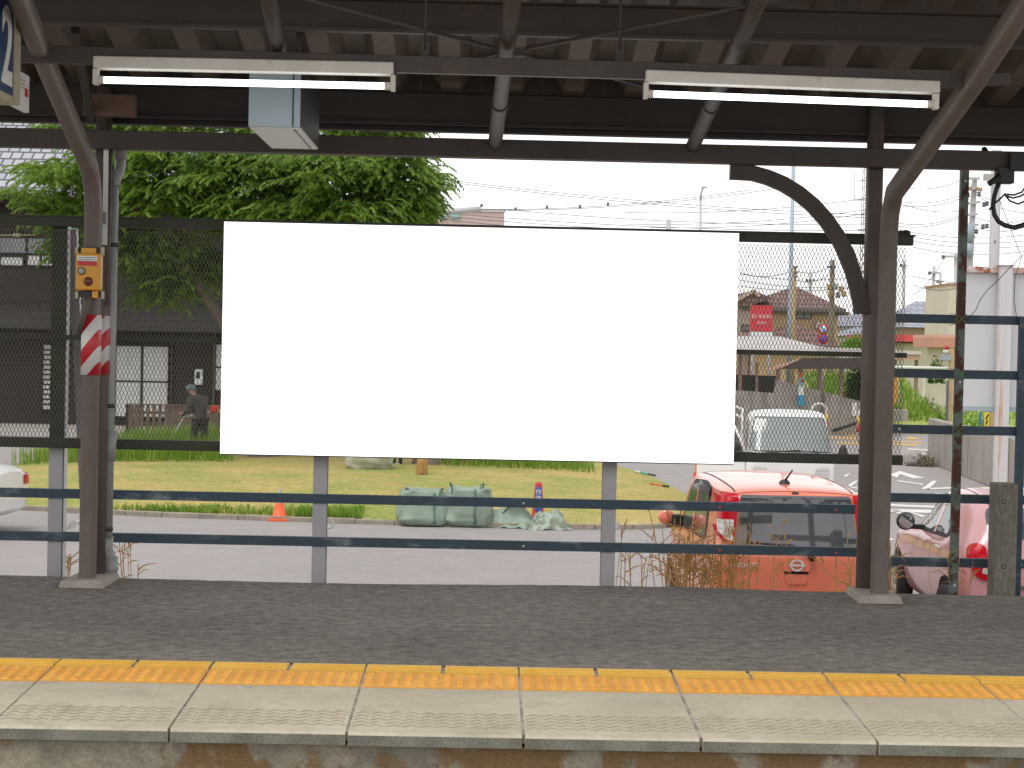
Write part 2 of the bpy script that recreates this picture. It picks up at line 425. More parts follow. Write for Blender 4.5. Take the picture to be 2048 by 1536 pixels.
for (pb, pt_) in (((595, 282), (538, 0)), ((990, 288), (1025, 0)), ((1385, 294), (1517, 0))):
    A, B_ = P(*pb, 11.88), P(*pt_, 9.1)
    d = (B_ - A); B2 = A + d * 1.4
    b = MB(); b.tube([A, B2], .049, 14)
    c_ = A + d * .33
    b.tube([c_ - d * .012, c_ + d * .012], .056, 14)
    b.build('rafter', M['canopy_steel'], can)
# horizontal cross bracing
for A, B_ in ((P(540, -20, 9.3), P(1300, 175, 10.9)), (P(1560, 0, 9.3), P(780, 149, 10.9))):
    b = MB(); b.tube([A, B_], .012, 8); b.build('cross_brace', M['canopy_steel'], can)
b = MB(); c_ = P(1022, 103, 10.05); b.box(c_, (.16, .012, .05)); b.build('gusset_plate', M['canopy_steel'], can)
# lamp rail and its hangers
LY = 9.8
A, B_ = P(40, 108, LY), P(1952, 160, LY)
b = MB(); b.bar(A, B_, .05, .098); b.bar(B_, P(2020, 158, LY), .04, .07)
b.build('lamp_rail', M['canopy_steel'], can, bevel=.004)
for px in (850, 1240):
    b = MB(); q = P(px, 100, LY + .05); b.tube([q, (q.x, q.y, zroof(q.y) + .05)], .009, 8); b.box((q.x, q.y, q.z - .02), (.05, .012, .14))
    b.build('hanger', M['canopy_steel'], can)
# curved knee bracket between beam and right column
pts = [P(x, y, 11.95) for x, y in ((1460, 342), (1482, 343), (1506, 347), (1535, 355), (1566, 368), (1597, 387), (1626, 411), (1652, 440), (1674, 472), (1692, 507), (1706, 545), (1717, 585), (1722, 612), (1723, 628))]
b = MB()
for i, p in enumerate(pts):
    a = pts[max(0, i - 1)]; c_ = pts[min(len(pts) - 1, i + 1)]
    t = (c_ - a).normalized(); nrm = Vector((-t.z, 0, t.x)); h = .052 if i not in (0, 1) else .06
    b.v += [p + nrm * h + Vector((0, -.04, 0)), p - nrm * h + Vector((0, -.04, 0)), p - nrm * h + Vector((0, .04, 0)), p + nrm * h + Vector((0, .04, 0))]
nn = len(pts)
for i in range(nn - 1):
    for k in range(4):
        b.f.append([i * 4 + k, i * 4 + (k + 1) % 4, i * 4 + 4 + (k + 1) % 4, i * 4 + 4 + k]); b.sm.append(False); b.mi.append(0)
b.f += [[3, 2, 1, 0], [4 * nn - 4 + k for k in range(4)]]; b.sm += [False] * 2; b.mi += [0] * 2
b.build('knee_bracket', M['canopy_steel'], can, bevel=.006)

# columns: two old rails each, the front one bends out towards the track
def column(label, pf, pr_, bend, brace, wf):
    xf = P(pf[0], pf[1], 11.75).x; xr = P(pr_[0], pr_[1], 12.0).x
    t = thing('canopy_column', label, 'column', ((xf + xr) / 2, 11.87, 0), group='columns carrying the canopy')
    zb = P(bend[0], bend[1], 11.75).z
    pts = [Vector((xf, 11.75, .05)), Vector((xf, 11.75, zb - .28)), Vector((xf, 11.72, zb - .12)), Vector((xf, 11.62, zb + .02))] + brace
    b = MB()
    rail = [(math.copysign(abs(math.cos(a_)) ** .62, math.cos(a_)) * .053, math.copysign(abs(math.sin(a_)) ** .62, math.sin(a_)) * .06) for a_ in [2 * math.pi * q_ / 20 for q_ in range(20)]]
    sc = wf / .106
    rings = []
    for i, p in enumerate(pts):
        a = pts[max(0, i - 1)]; c_ = pts[min(len(pts) - 1, i + 1)]
        tt = (c_ - a).normalized(); sx = Vector((1, 0, 0)); sx = (sx - tt * sx.dot(tt)).normalized(); sy = tt.cross(sx)
        rings.append([p + sx * u * sc + sy * v for u, v in rail])
    n_ = len(rail)
    b.add([v for r_ in rings for v in r_], [(i * n_ + k, i * n_ + (k + 1) % n_, (i + 1) * n_ + (k + 1) % n_, (i + 1) * n_ + k) for i in range(len(pts) - 1) for k in range(n_)] + [[(len(pts) - 1) * n_ + k for k in range(n_)]], True)
    b.build('front_rail', M['column_steel'], t, weld=True)
    b = MB(); b.prism([(xr + u * sc * .95, 12.0 + v, .05) for u, v in rail], (0, 0, zroof(12) - .1)); b.sm = [len(f_) == 4 for f_ in b.f]
    b.build('rear_rail', M['column_steel'], t, weld=True)
    b = MB(); cx = (xf + xr) / 2
    b.add([(cx - .16, 11.56, 0), (cx + .15, 11.56, 0), (cx + .15, 12.09, 0), (cx - .14, 12.09, 0), (cx - .145, 11.58, .05), (cx + .135, 11.58, .05), (cx + .135, 12.07, .05), (cx - .125, 12.07, .05)],
          [(4, 5, 6, 7), (0, 1, 5, 4), (1, 2, 6, 5), (2, 3, 7, 6), (3, 0, 4, 7)])
    b.build('base_plinth', M['base_concrete'], t, bevel=.008)
    return t, xf, xr
bl = [P(88, 118, 10.0), P(30, -30, 8.7), P(-20, -150, 7.9)]
br_ = [P(1950, 160, 9.75), P(2046, 12, 8.9), P(2110, -90, 8.3)]
colL, xfl, xrl = column('steel column with red and white striped wrap and yellow box', (179, 900), (198, 900), (190, 345), bl, .112)
colR, xfr, xrr = column('bare brown steel column in front of the orange hatchback', (1766, 900), (1735, 900), (1788, 395), br_, .118)
b = MB(); b.mm(P(172, 233, 11.7), P(268, 190, 11.6)); b.build('cap_board', pm('rusty_board', (.12, .065, .04), (.16, .10, .07), scale=4, rough=.8), colL)
b = MB(); b.bar(P(150, 60, 10.6), P(182, 240, 11.7), .05, .05); b.build('side_strut', M['canopy_steel'], colL)
# striped wrap
def stripes():
    mt = pm('stripes', (.5, .02, .03), rough=.4); t = mt.node_tree; bs = t.nodes['Principled BSDF']
    tc = nd(t, 'ShaderNodeTexCoord'); sp = nd(t, 'ShaderNodeSeparateXYZ'); t.links.new(tc.outputs['Object'], sp.inputs[0])
    m1 = nd(t, 'ShaderNodeMath'); m1.operation = 'MULTIPLY_ADD'; m1.inputs[1].default_value = -1.25
    t.links.new(sp.outputs[0], m1.inputs[0]); t.links.new(sp.outputs[2], m1.inputs[2])
    m2 = nd(t, 'ShaderNodeMath'); m2.operation = 'MULTIPLY'; m2.inputs[1].default_value = 1 / .225; t.links.new(m1.outputs[0], m2.inputs[0])
    m3 = nd(t, 'ShaderNodeMath'); m3.operation = 'FRACT'; t.links.new(m2.outputs[0], m3.inputs[0])
    m4 = nd(t, 'ShaderNodeMath'); m4.operation = 'GREATER_THAN'; m4.inputs[1].default_value = .52; t.links.new(m3.outputs[0], m4.inputs[0])
    x = nd(t, 'ShaderNodeMix'); x.data_type = 'RGBA'; t.links.new(m4.outputs[0], x.inputs[0])
    x.inputs[6].default_value = (.50, .018, .028, 1); x.inputs[7].default_value = (.66, .64, .62, 1)
    t.links.new(x.outputs[2], bs.inputs['Base Color']); return mt
st = stripes()
z0, z1 = P(180, 750, 11.7).z, P(190, 630, 11.7).z
b = MB()
for xx, yy, wx in ((xfl, 11.75, .128), (xrl, 12.0, .122)):
    c8 = [(math.copysign(abs(math.cos(a_)) ** .6, math.cos(a_)) * .5, math.copysign(abs(math.sin(a_)) ** .6, math.sin(a_)) * .5) for a_ in [2 * math.pi * q_ / 24 for q_ in range(24)]]
    b.prism([(xx + u * wx, yy + v * .14, z0) for u, v in c8], (0, 0, z1 - z0))
b.sm = [len(f_) == 4 for f_ in b.f]; b.build('striped_wrap', st, colL)
# white name strip fixed on the side of the left column
plate = thing('name_strip', 'narrow white vertical strip board fixed beside the left column', 'sign', P(209, 490, 11.9))
b = MB(); A, B_ = P(204, 490, 11.9), P(217, 292, 11.9); b.mm(A, B_ + Vector((0, .012, 0))); b.build('strip_panel', M['white_paint'], plate, bevel=.002)
b = MB(); A, B_ = P(209, 291, 11.9), P(218, 260, 11.9); b.mm(A, B_ + Vector((0, .012, 0))); b.build('strip_top', pm('brownish', (.25, .14, .12), (.4, .33, .3), scale=20), plate)
b = MB(); A, B_ = P(205, 448, 11.89), P(213, 424, 11.895); b.mm(A, B_); b.build('printed_mark', pm('greymark', (.2, .2, .2), (.4, .4, .4), scale=50), plate)
# thin pipe between strip and drain
b = MB(); b.tube([P(222, 300, 11.93), P(215, 612, 11.93)], .012, 10); b.tube([P(220, 392, 11.93), P(217, 470, 11.93)], .017, 10)
tag(b.build('conduit_pipe', M['column_steel']), 'thin brown conduit running down between column and drainpipe', 'conduit')

# drainpipe
dp = thing('drainpipe', 'grey plastic drainpipe with elbows behind the striped column', 'drainpipe', (P(222, 1150, 12.05).x, 12.05, 0))
Yd = 12.06
b = MB(); b.tube([P(241, 268, Yd + .06), P(241, 318, Yd + .06)], .046, 16); b.tube([P(241, 312, Yd + .06), P(241, 330, Yd + .05), P(238, 346, Yd + .03), P(231, 358, Yd), P(230, 372, Yd)], .037, 16)
b.build('top_elbow', M['pvc'], dp)
b = MB(); b.tube([P(228, 340, Yd), P(214.5, 1080, Yd)], .036, 18); b.build('pipe', M['pvc'], dp)
b = MB(); b.tube([P(222.5, 862, Yd), P(219, 922, Yd)], .041, 18); b.build('sleeve', M['pvc'], dp)
for px, py in ((228.5, 490), (220, 812), (215, 1058)):
    b = MB(); b.tube([P(px, py - 4, Yd), P(px - .1, py + 4, Yd)], .0395, 18); b.mm(P(px - 8, py + 3, Yd), P(px - 2, py - 3, Yd - .05)); b.build('clamp', M['pvc_dark'], dp)
b = MB(); b.tube([P(214, 1076, Yd), P(213, 1098, Yd), P(217, 1112, Yd + .02), P(221, 1122, Yd + .02)], .045, 18)
b.tube([P(222, 1114, Yd + .02), P(220.5, 1160, Yd + .02)], [.05, .05], 18); b.tube([P(222, 1134, Yd + .02), P(221.8, 1139, Yd + .02)], .054, 18)
b.build('bottom_elbow', M['pvc'], dp)

# emergency button box
Ye = 11.60
eb = thing('emergency_box', 'yellow emergency button box strapped to the left column', 'button box', P(177, 585, Ye))
b = MB(); b.mm(P(150, 580, Ye), P(201, 507, Ye) + Vector((0, .09, 0))); b.build('case', M['yellow_case'], eb, bevel=.012)
for q0, q1 in (((162, 507), (192, 496)), ((184, 596), (196, 582))):
    b = MB(); b.mm(P(*q0, Ye + .03), P(*q1, Ye + .03) + Vector((0, .03, 0))); b.build('lug', M['yellow_case'], eb, bevel=.003)
for q0, q1 in (((152, 504), (206, 495)), ((152, 594), (203, 583))):
    b = MB(); b.mm(P(*q0, Ye + .05), P(*q1, Ye + .05) + Vector((0, .03, 0))); b.build('mounting_bracket', M['black'], eb)
for a in ((150, 507, 156, 494), (201, 511, 208, 494), (150, 597, 156, 583), (202, 598, 208, 582)):
    b = MB(); b.mm(P(a[0], a[1], Ye + .025), P(a[2], a[3], Ye + .025) + Vector((0, .02, 0))); b.build('strap_end', M['tan'], eb, bevel=.003)
b = MB(); b.mm(P(155, 522.4, Ye - .002), P(194, 512, Ye - .0005)); lab = b.build('notice_label', M['white_paint'], eb)
b = MB()
rl = random.Random(5)
for yy in (515, 519.5):
    x = 157.5
    while x < 191:
        w_ = rl.uniform(1.2, 2.6); b.mm(P(x, yy + 1.1, Ye - .0028), P(min(x + w_, 192), yy - .9, Ye - .0021)); x += w_ + .8
b.build('small_print', pm('print_grey', (.14, .12, .12)), lab)
b = MB(); b.mm(P(155, 531, Ye - .002), P(194, 522.6, Ye - .0005)); b.build('red_label', M['red'], eb)
b = MB(); c_ = P(163, 542, Ye); b.lathe([(0, -.008), (.02, -.008), (.024, -.004), (.024, .004)], c_, 'y', 20); b.build('pictogram_plate', M['grey_round'], eb)
b = MB(); b.lathe([(.021, -.009), (.0255, -.009), (.0265, 0), (.0265, .004)], c_, 'y', 24); b.build('pictogram_ring', M['black'], eb)
b = MB(); c_ = P(176.5, 563, Ye); b.lathe([(0, -.016), (.02, -.015), (.029, -.009), (.031, 0), (.031, .004)], c_, 'y', 24); b.build('button', M['dark_red'], eb)
b = MB(); b.tube([P(179, 592, Ye + .06), P(176, 608, Ye + .05), P(166, 632, Ye + .03), P(160, 652, Ye + .06), P(159, 668, Ye + .14)], .022, 14); b.build('flexible_conduit', M['conduit'], eb)

# fluorescent lamps
def lamp(label, A, B_, C_, D_):
    """A,B body centre line ends; C,D tube ends (pixels)"""
    Y = LY - .02
    a, b_, c_, d_ = P(*A, Y), P(*B_, Y), P(*C_, Y - .02), P(*D_, Y - .02)
    t = thing('fluorescent_lamp', label, 'lamp', (a + b_) / 2, group='fluorescent lamps under the canopy')
    m_ = MB(); m_.bar(a, b_, .09, .070); m_.build('housing', M['lamp_white'], t, bevel=.008)
    m_ = MB(); m_.tube([c_, d_], .0195, 16); m_.build('tube', M['tube'], t)
    dv = (d_ - c_).normalized()
    for e, s_ in ((c_, -1), (d_, 1)):
        m_ = MB(); m_.tube([e + dv * s_ * .002, e + dv * s_ * .05], .023, 16); q = e + dv * s_ * .05
        m_.mm(q + Vector((-.012, -.03, -.028)), q + Vector((.016, .03, .060))); m_.build('lamp_holder', M['lamp_white'], t, bevel=.003)
    return t
lamp('left fluorescent lamp, in front of the grey hanging sign', (189, 126), (788, 138.5), (209, 160), (768, 172))
lamp('right fluorescent lamp, above the curved bracket', (1290, 153.5), (1877, 176), (1308, 188), (1853, 208.5))
b = MB(); b.tube([P(788, 146, LY), P(812, 141, LY + .05), P(845, 137, LY + .1), P(880, 130, LY + .1)], .007, 8)
tag(b.build('lamp_cable', M['black_cable']), 'black cable from the left lamp to the rail', 'cable')

# hanging grey cabinet
cb_ = thing('hanging_cabinet', 'grey metal box hanging behind the left lamp', 'cabinet', P(548, 252, 10.2))
fl, fr = P(496.5, 252, 10.15), P(600, 255, 10.15); dl, dr = P(536, 297.5, 11.45), P(627, 299, 11.45)
zt = P(548, 120, 10.15).z; zb = (fl.z + fr.z) / 2 - .004
b = MB()
xl, xr = fl.x, fr.x; Yb_ = 11.25
b.mm((xl, 10.15, zb + .003), (xr, Yb_, zt)); b.build('cabinet_body', M['sign_grey'], cb_, bevel=.004)
b = MB(); b.mm((xr + .0005, 10.16, zb + .006), (xr + .004, Yb_ - .005, zt - .004)); b.build('side_panel', M['black'], cb_)
b = MB(); b.mm((xl + .004, 10.154, zb), (xr - .004, Yb_ - .004, zb + .0025)); b.build('bottom_panel', M['sign_grey_under'], cb_)
b = MB(); xs = xl + (xr - xl) * .86
b.mm((xs - .004, 10.144, zb + .01), (xs + .004, 10.149, zt)); b.mm((xs - .006, 10.25, zb - .006), (xs + .006, Yb_ - .05, zb - .0005)); b.build('cable', M['black_cable'], cb_)
b = MB()
for xx in (xl + .06, xr - .06): b.tube([(xx, 10.5, zt - .01), (xx, 10.5, zroof(10.5) + .06)], .012, 8)
b.build('hanger_rod', M['canopy_steel'], cb_)

# platform number sign and notice, cut by the left edge of the picture
Xs = P(29, 205, 9.3).x
ns = thing('platform_number_sign', 'navy platform sign with white figure 2 at the left edge', 'sign', (Xs, 8.9, P(20, 200, 9.3).z))
zl, zh = P(30, 203, 9.3).z, P(30, -35, 9.3).z
b = MB(); b.mm((Xs - .10, 8.2, zl), (Xs - .004, 9.3, zh)); b.build('sign_box', M['navy'], ns)
b = MB()
for (ya, yb, za, zb2) in ((9.28, 9.39, zl - .01, zh + .01), (8.19, 8.25, zl - .01, zh + .01)): b.mm((Xs - .11, ya, za), (Xs + .006, yb, zb2))
for (za, zb2) in ((zl - .02, zl + .02), (zh - .02, zh + .02)): b.mm((Xs - .11, 8.25, za), (Xs + .006, 9.25, zb2))
b.build('frame', M['cream_frame'], ns, bevel=.003)
zc2 = (P(10, 28, 9.1).z + P(10, 165, 9.1).z) / 2
text_obj('figure', '2', .57, M['white_paint'], ns, Vector((Xs - .002, 9.155, zc2)) - ns.location, (R(90), 0, R(90)), .002, squeeze=.72, bold=.012)
nt_ = thing('notice_board', 'small white notice with red mark behind the platform sign', 'notice', P(45, 228, 9.7))
X2 = P(58, 225, 9.9).x
b = MB(); b.mm((X2 - .03, 9.34, P(58, 226, 9.9).z), (X2, 9.9, P(58, 153, 9.9).z)); b.build('notice_panel', M['white_paint'], nt_, bevel=.002)
b = MB(); b.mm((X2 + .0005, 9.8, P(52, 195, 9.85).z), (X2 + .002, 9.87, P(52, 178, 9.85).z)); b.build('red_mark', M['red'], nt_)
b = MB()
for q in range(3): b.mm((X2 + .0005, 9.52, P(45, 160 + q * 7, 9.7).z), (X2 + .0015, 9.8, P(45, 156.5 + q * 7, 9.7).z))
b.build('printed_lines', pm('pale_red', (.6, .35, .33)), nt_)
b = MB(); b.tube([(X2 - .015, 9.6, P(58, 160, 9.9).z), (X2 - .015, 9.6, zroof(9.6) + .05)], .01, 8); b.build('hanger_rod', M['canopy_steel'], nt_)
b = MB(); b.tube([(Xs - .05, 8.8, zh - .02), (Xs - .05, 8.8, zroof(8.8) + .05)], .015, 8); b.build('hanger_rod', M['canopy_steel'], ns)

# junction box, conduit loop and wires under the beam on the right
jb = thing('junction_box', 'black junction box with looped conduit under the beam', 'junction box', P(2005, 340, 11.8))
b = MB(); b.mm(P(1996, 366, 11.8), P(2030, 334, 11.8) + Vector((0, .1, 0))); b.mm(P(2020, 340, 11.78), P(2075, 305, 11.8)); b.build('box_body', M['black'], jb, bevel=.006)
b = MB(); b.tube([P(2000, 350, 11.8), P(1986, 362, 11.8), P(1977, 368, 11.8)], .02, 10); b.build('pipe_stub', M['black'], jb)
b = MB(); b.tube([P(x, y, 11.82) for x, y in ((1999, 364), (1993, 378), (1988, 395), (1986, 413), (1989, 430), (1997, 443), (2010, 451), (2028, 455), (2046, 450), (2070, 436))], .017, 12); b.build('conduit_loop', M['black_cable'], jb)
for pts in (((2052, 372), (2044, 384), (2028, 390), (2010, 388), (2000, 398), (1988, 408), (1978, 420)), ((2060, 380), (2042, 392), (2026, 396), (2014, 392)), ((2010, 390), (2020, 402), (2036, 408), (2060, 398))):
    b = MB(); b.tube([P(x, y, 11.8) for x, y in pts], .007, 8); b.build('wire', M['black_cable'], jb)
b = MB(); b.tube([P(1968, 298, 12.0), P(1982, 320, 11.86)], .02, 8); b.build('strut', M['black'], jb)

# ================================================================== MESH FENCE, BOARD, RAILS
YM = 12.25
def zm(py, Y=YM): return P(1024, py, Y).z
xr_end = P(1826, 480, YM).x
mf = thing('mesh_fence', 'dark expanded metal mesh fence behind the platform', 'fence', (0, YM, zm(903)))
b = MB(); b.mm((-7, YM - .02, zm(473)), (xr_end, YM + .05, zm(452.5))); b.mm((-7, YM - .03, zm(455)), (xr_end + .015, YM + .06, zm(451.8)))
b.build('top_rail', M['fence_dark'], mf, bevel=.003)
b = MB(); b.mm((-7, YM + .004, zm(699)), (xr_end - .02, YM + .04, zm(689))); b.build('middle_rail', M['fence_dark'], mf)
b = MB(); b.mm((-7, YM + .004, zm(913)), (xr_end - .03, YM + .05, zm(895))); b.mm((-7, YM - .012, zm(914.5)), (xr_end - .03, YM + .05, zm(913.2))); b.build('bottom_rail', M['fence_dark'], mf)
def expanded(x0, x1, z0, z1):
    b = MB(); pw, ph = .0272, .0615; hw = .0019; y = YM - .004; dpt = .003
    nx = int((x1 - x0) / pw); nz_ = int((z1 - z0) / (ph / 2))
    for j in range(nz_):
        for i in range(nx + 1):
            # bond points at (i*pw, j*ph) and offset rows
            off = 0 if j % 2 == 0 else pw / 2
            cx = x0 + i * pw + off; za, zb = z0 + j * ph / 2, z0 + (j + 1) * ph / 2
            for s_ in (-1, 1):
                xe = cx + s_ * pw / 2
                if xe < x0 - .001 or xe > x1 + .001 or cx > x1 + .001: continue
                b.add([(cx - hw, y, za), (cx + hw, y, za), (xe + hw, y + dpt * s_, zb), (xe - hw, y + dpt * s_, zb),
                       (cx - hw, y + .003, za), (cx + hw, y + .003, za), (xe + hw, y + .003 + dpt * s_, zb), (xe - hw, y + .003 + dpt * s_, zb)],
                      [(0, 1, 2, 3), (0, 3, 7, 4), (1, 5, 6, 2)])
    return b
zlo, zhi = zm(913), zm(473)
expanded(P(-60, 700, YM).x, P(462, 700, YM).x, zlo, zhi).build('mesh_panel', M['mesh_wire'], mf)
expanded(P(1455, 700, YM).x, xr_end - .035, zlo, zhi).build('mesh_panel', M['mesh_wire'], mf)
b = MB(); q = P(1803, 467, YM); b.tube([q + Vector((-.06, 0, 0)), q + Vector((.06, 0, 0))], .022, 10); b.tube([q + Vector((.02, 0, 0)), q + Vector((.045, 0, 0))], .028, 10)
b.build('top_fitting', M['black'], mf)

bd = thing('advert_board', 'large blank white advertising board with added glow on the mesh fence', 'advert board', (P(960, 915, 12.15).x, 12.15, zm(915, 12.15)))
xa, xb = P(444.3, 675, 12.15).x, P(1472.5, 697, 12.15).x
z1, z0 = (P(448, 443, 12.15).z + P(1478, 467, 12.15).z) / 2, (P(440, 907, 12.15).z + P(1467, 928, 12.15).z) / 2
b = MB(); b.mm((xa, 12.148, z0), (xb, 12.152, z1)); b.build('white_panel', emat('glow_white', (1, 1, 1), .75), bd)  # emission added to keep the blank panel pure white under the dim canopy
b = MB(); b.mm((xa, 12.1525, z0 - .008), (xb, 12.22, z1 + .012)); b.build('back_box', M['black'], bd)

posts = []
def fence_post(label, px, side, strut):
    x = P(px, 1100, 12.36).x; zt = zm(470, 12.36)
    t = thing('fence_post', label, 'post', (x, 12.4, -1), group='grey steel posts of the mesh fence')
    zg = zm(905, 12.36)
    for (za, zb, mt, nm) in ((-1, zg, M['post_grey'], 'lower_post'), (zg, zt, M['fence_green'], 'upper_post')):
        b = MB(); b.mm((x - .05, 12.34, za), (x + .05, 12.348, zb)); b.mm((x - .004, 12.348, za), (x + .004, 12.44, zb)); b.mm((x - .05, 12.44, za), (x + .05, 12.448, zb))
        b.build(nm, mt, t)
    b = MB(); zz = P(px, 1056, 12.5).z
    b.mm((x + side * .02, 12.44, zz), (x + side * .085, 12.62, zz + .006)); b.mm((x + side * .079, 12.44, zz + .006), (x + side * .085, 12.62, zz + .05)); b.build('angle_bracket', M['white_paint'], t)
    if strut:
        b = MB(); A = Vector((x + .06, 12.47, zt - .02)); B_ = Vector((x + .13, 13.05, -1)); b.bar(A, B_, .05, .062, up=(0, 1, 0)); b.build('strut', M['post_grey'], t)
        b = MB(); b.bar(A + Vector((.034, .0, 0)), B_ + Vector((.034, 0, 0)), .05, .006, up=(1, 0, 0)); b.bar(Vector((x + .056, 12.40, -1)), Vector((x + .056, 12.40, zt)), .08, .007, up=(1, 0, 0)); b.build('skylit_flange', M['white_paint'], t)  # white colour puts skylight on the edges of grey strut and post
        b = MB(); q0 = P(120, 1056, 12.45); q1 = P(168, 1040, 12.95); b.bar(q0, q1, .06, .012); b.build('tie_bar', M['white_paint'], t)
fence_post('grey fence post with slanting strut behind the striped column', 110, 1, True)
fence_post('grey fence post under the left part of the white board', 638, 1, False)
fence_post('grey fence post under the right part of the white board', 1216, 1, False)

lf = thing('rail_fence', 'two long dark blue rails low across the fence posts', 'fence', (0, 12.3, P(1024, 1092, 12.3).z))
rh = random.Random(2)
for yy, xe in ((1006, 1712), (1092, 1722)):
    b = MB(); z = P(1024, yy, 12.3).z; x0, x1 = -7, P(xe, yy + 15, 12.3).x
    b.mm((x0, 12.32, z - .033), (x1, 12.327, z + .033)); b.mm((x0, 12.327, z + .027), (x1, 12.37, z + .033))
    r_ = b.build('rail', M['blue_rail'], lf)
    for px in (225, 1047, 1440, 1672):
        b = MB(); b.lathe([(0, -.003), (.008, -.002), (.009, .001)], P(px, yy + .0215 * (px - 1024), 12.317), 'y', 12); b.build('bolt', M['brass'] if px < 1100 else M['orange_red'], r_)
rf = thing('rail_fence', 'five rail dark blue steel fence right of the bare column', 'fence', (4.0, 12.6, -.5))
YR = 12.6
for yy in (637, 747, 859, 996.5, 1124.5):
    b = MB(); zz = P(1840, yy, YR).z; x0, x1 = P(1752, yy, YR).x, 7.0
    b.mm((x0, YR, zz - .033), (x1, YR + .008, zz + .033)); b.mm((x0, YR + .008, zz + .027), (x1, YR + .05, zz + .033)); r_ = b.build('rail', M['blue_rail'], rf)
    for px in ((2041,) if yy != 859 else (1798, 2041)):
        b = MB(); b.lathe([(0, -.002), (.011, -.002), (.011, .001)], P(px, yy + .0215 * (px - 1840), YR - .002), 'y', 12); b.build('bolt', M['white_paint'], r_)
b = MB(); q = P(2033, 900, YR + .05); b.mm((q.x - .03, YR - .045, -.12), (q.x + .03, YR - .002, P(2038, 634, YR).z)); b.mm((q.x + .015, YR - .002, -.12), (q.x + .03, YR + .03, P(2038, 634, YR).z)); b.build('upright', M['blue_rail'], rf)

rp = thing('rusty_post', 'rusty flaking steel post standing before the blue rails', 'post', P(1912, 1187, 12.45))
A, B_ = P(1912, 1190, 12.45), P(1925.5, 330, 12.45)
b = MB(); xm = (A.x + B_.x) / 2
b.mm((xm - .029, 12.44, A.z - .9), (xm + .029, 12.447, B_.z)); b.mm((xm - .029, 12.447, A.z - .9), (xm - .022, 12.49, B_.z)); b.build('post_angle', M['rusty'], rp)
for py in (362, 764, 1171):
    b = MB(); b.lathe([(0, -.001), (.009, -.001), (.009, .0008)], (xm + .002, 12.4392, P(1920, py, 12.44).z), 'y', 12); b.build('bolt_hole', M['marking'], rp)
for yy in (637, 747, 859, 996.5, 1124.5):
    z = P(1840, yy, YR).z; b = MB()
    for s_ in (-1, 1): b.tube([(xm - .042, 12.62, z - s_ * .045), (xm - .034, 12.436, z - s_ * .034), (xm + .034, 12.436, z + s_ * .034), (xm + .042, 12.62, z + s_ * .045)], .0026, 6)
    b.build('wire_tie', M['wire_green'], rp)
cp = thing('concrete_post', 'short weathered concrete post in front of the white sign pillar', 'post', P(2005, 1190, 12.5))
q = P(2006, 1080, 12.45); b = MB(); b.mm((q.x - .083, 12.38, -1.0), (q.x + .083, 12.55, P(2012, 966, 12.45).z)); b.build('shaft', M['old_concrete'], cp, bevel=.012)
for py in (1003, 1133):
    b = MB(); b.lathe([(0, .002), (.012, .002), (.017, -.001), (.019, .001)], P(2008, py, 12.379), 'y', 12); b.build('bolt_hole', M['dark_gap'], cp)
b = MB(); b.tube([P(x, y, 12.5) for x, y in ((1928, 640), (1940, 633), (1952, 620), (1960, 600), (1975, 580), (1992, 565), (2015, 540), (2043, 512), (2060, 498))], .0028, 6)
b.tube([P(x, y, 12.5) for x, y in ((1997, 395), (2010, 430), (2026, 470), (2043, 514), (2030, 555), (2028, 600), (2034, 640))], .0026, 6)
tag(b.build('loose_wire', M['black_cable']), 'thin loose wire hanging between rusty post and blue upright', 'wire')

# ================================================================== LAWN, KERB, ROAD MARKINGS
LZ = -0.925
lawn_px = [(-260, 990), (-60, 1004), (120, 1013), (300, 1022), (500, 1029), (700, 1036), (900, 1042), (1080, 1046), (1220, 1048), (1320, 1046), (1380, 1036), (1400, 1016), (1380, 990), (1338, 966),
           (1290, 944), (1225, 927), (1150, 914), (1000, 903), (900, 880), (760, 868), (500, 864), (300, 880), (170, 905), (60, 925), (-80, 945), (-240, 962)]
pts = [G(x, y, LZ) for x, y in lawn_px]
cen = sum((p for p in pts), Vector()) / len(pts)
b = MB()
rings = []
for s_, dz in ((1, -.02), (.985, 0), (.9, .06), (.7, .13), (.4, .18), (.1, .2)):
    rings.append([Vector((cen.x + (p.x - cen.x) * s_, cen.y + (p.y - cen.y) * s_, LZ + dz)) for p in pts])
n = len(pts); b.add([p for r_ in rings for p in r_], [(i * n + k, i * n + (k + 1) % n, (i + 1) * n + (k + 1) % n, (i + 1) * n + k) for i in range(5) for k in range(n)] + [[5 * n + k for k in range(n)]], True)
tag(b.build('lawn', M['lawn'], sub=1), kind='structure')
lawn_in = [(p.x, p.y) for p in pts]
def inside(x, y, poly):
    c_ = False; j = len(poly) - 1
    for i in range(len(poly)):
        if (poly[i][1] > y) != (poly[j][1] > y) and x < (poly[j][0] - poly[i][0]) * (y - poly[i][1]) / (poly[j][1] - poly[i][1]) + poly[i][0]: c_ = not c_
        j = i
    return c_
# kerb: separate stones following the lawn's near edge
kb = MB(); rk = random.Random(8)
path = [p.copy() for p in pts[0:13]]
dist = [0]
for a, c_ in zip(path[:-1], path[1:]): dist.append(dist[-1] + (c_ - a).length)
def along(d):
    for i in range(len(path) - 1):
        if d <= dist[i + 1]:
            return path[i].lerp(path[i + 1], (d - dist[i]) / (dist[i + 1] - dist[i]))
    return path[-1]
d = 0
while d < dist[-1] - .62:
    a, c_ = along(d), along(d + .595); h = rk.uniform(-.006, .006)
    kb.bar((a.x, a.y - .07, -.968 + h), (c_.x, c_.y - .07, -.968 + h), .12, .085); d += .6
tag(kb.build('kerb', M['kerb'], bevel=.012), kind='structure')

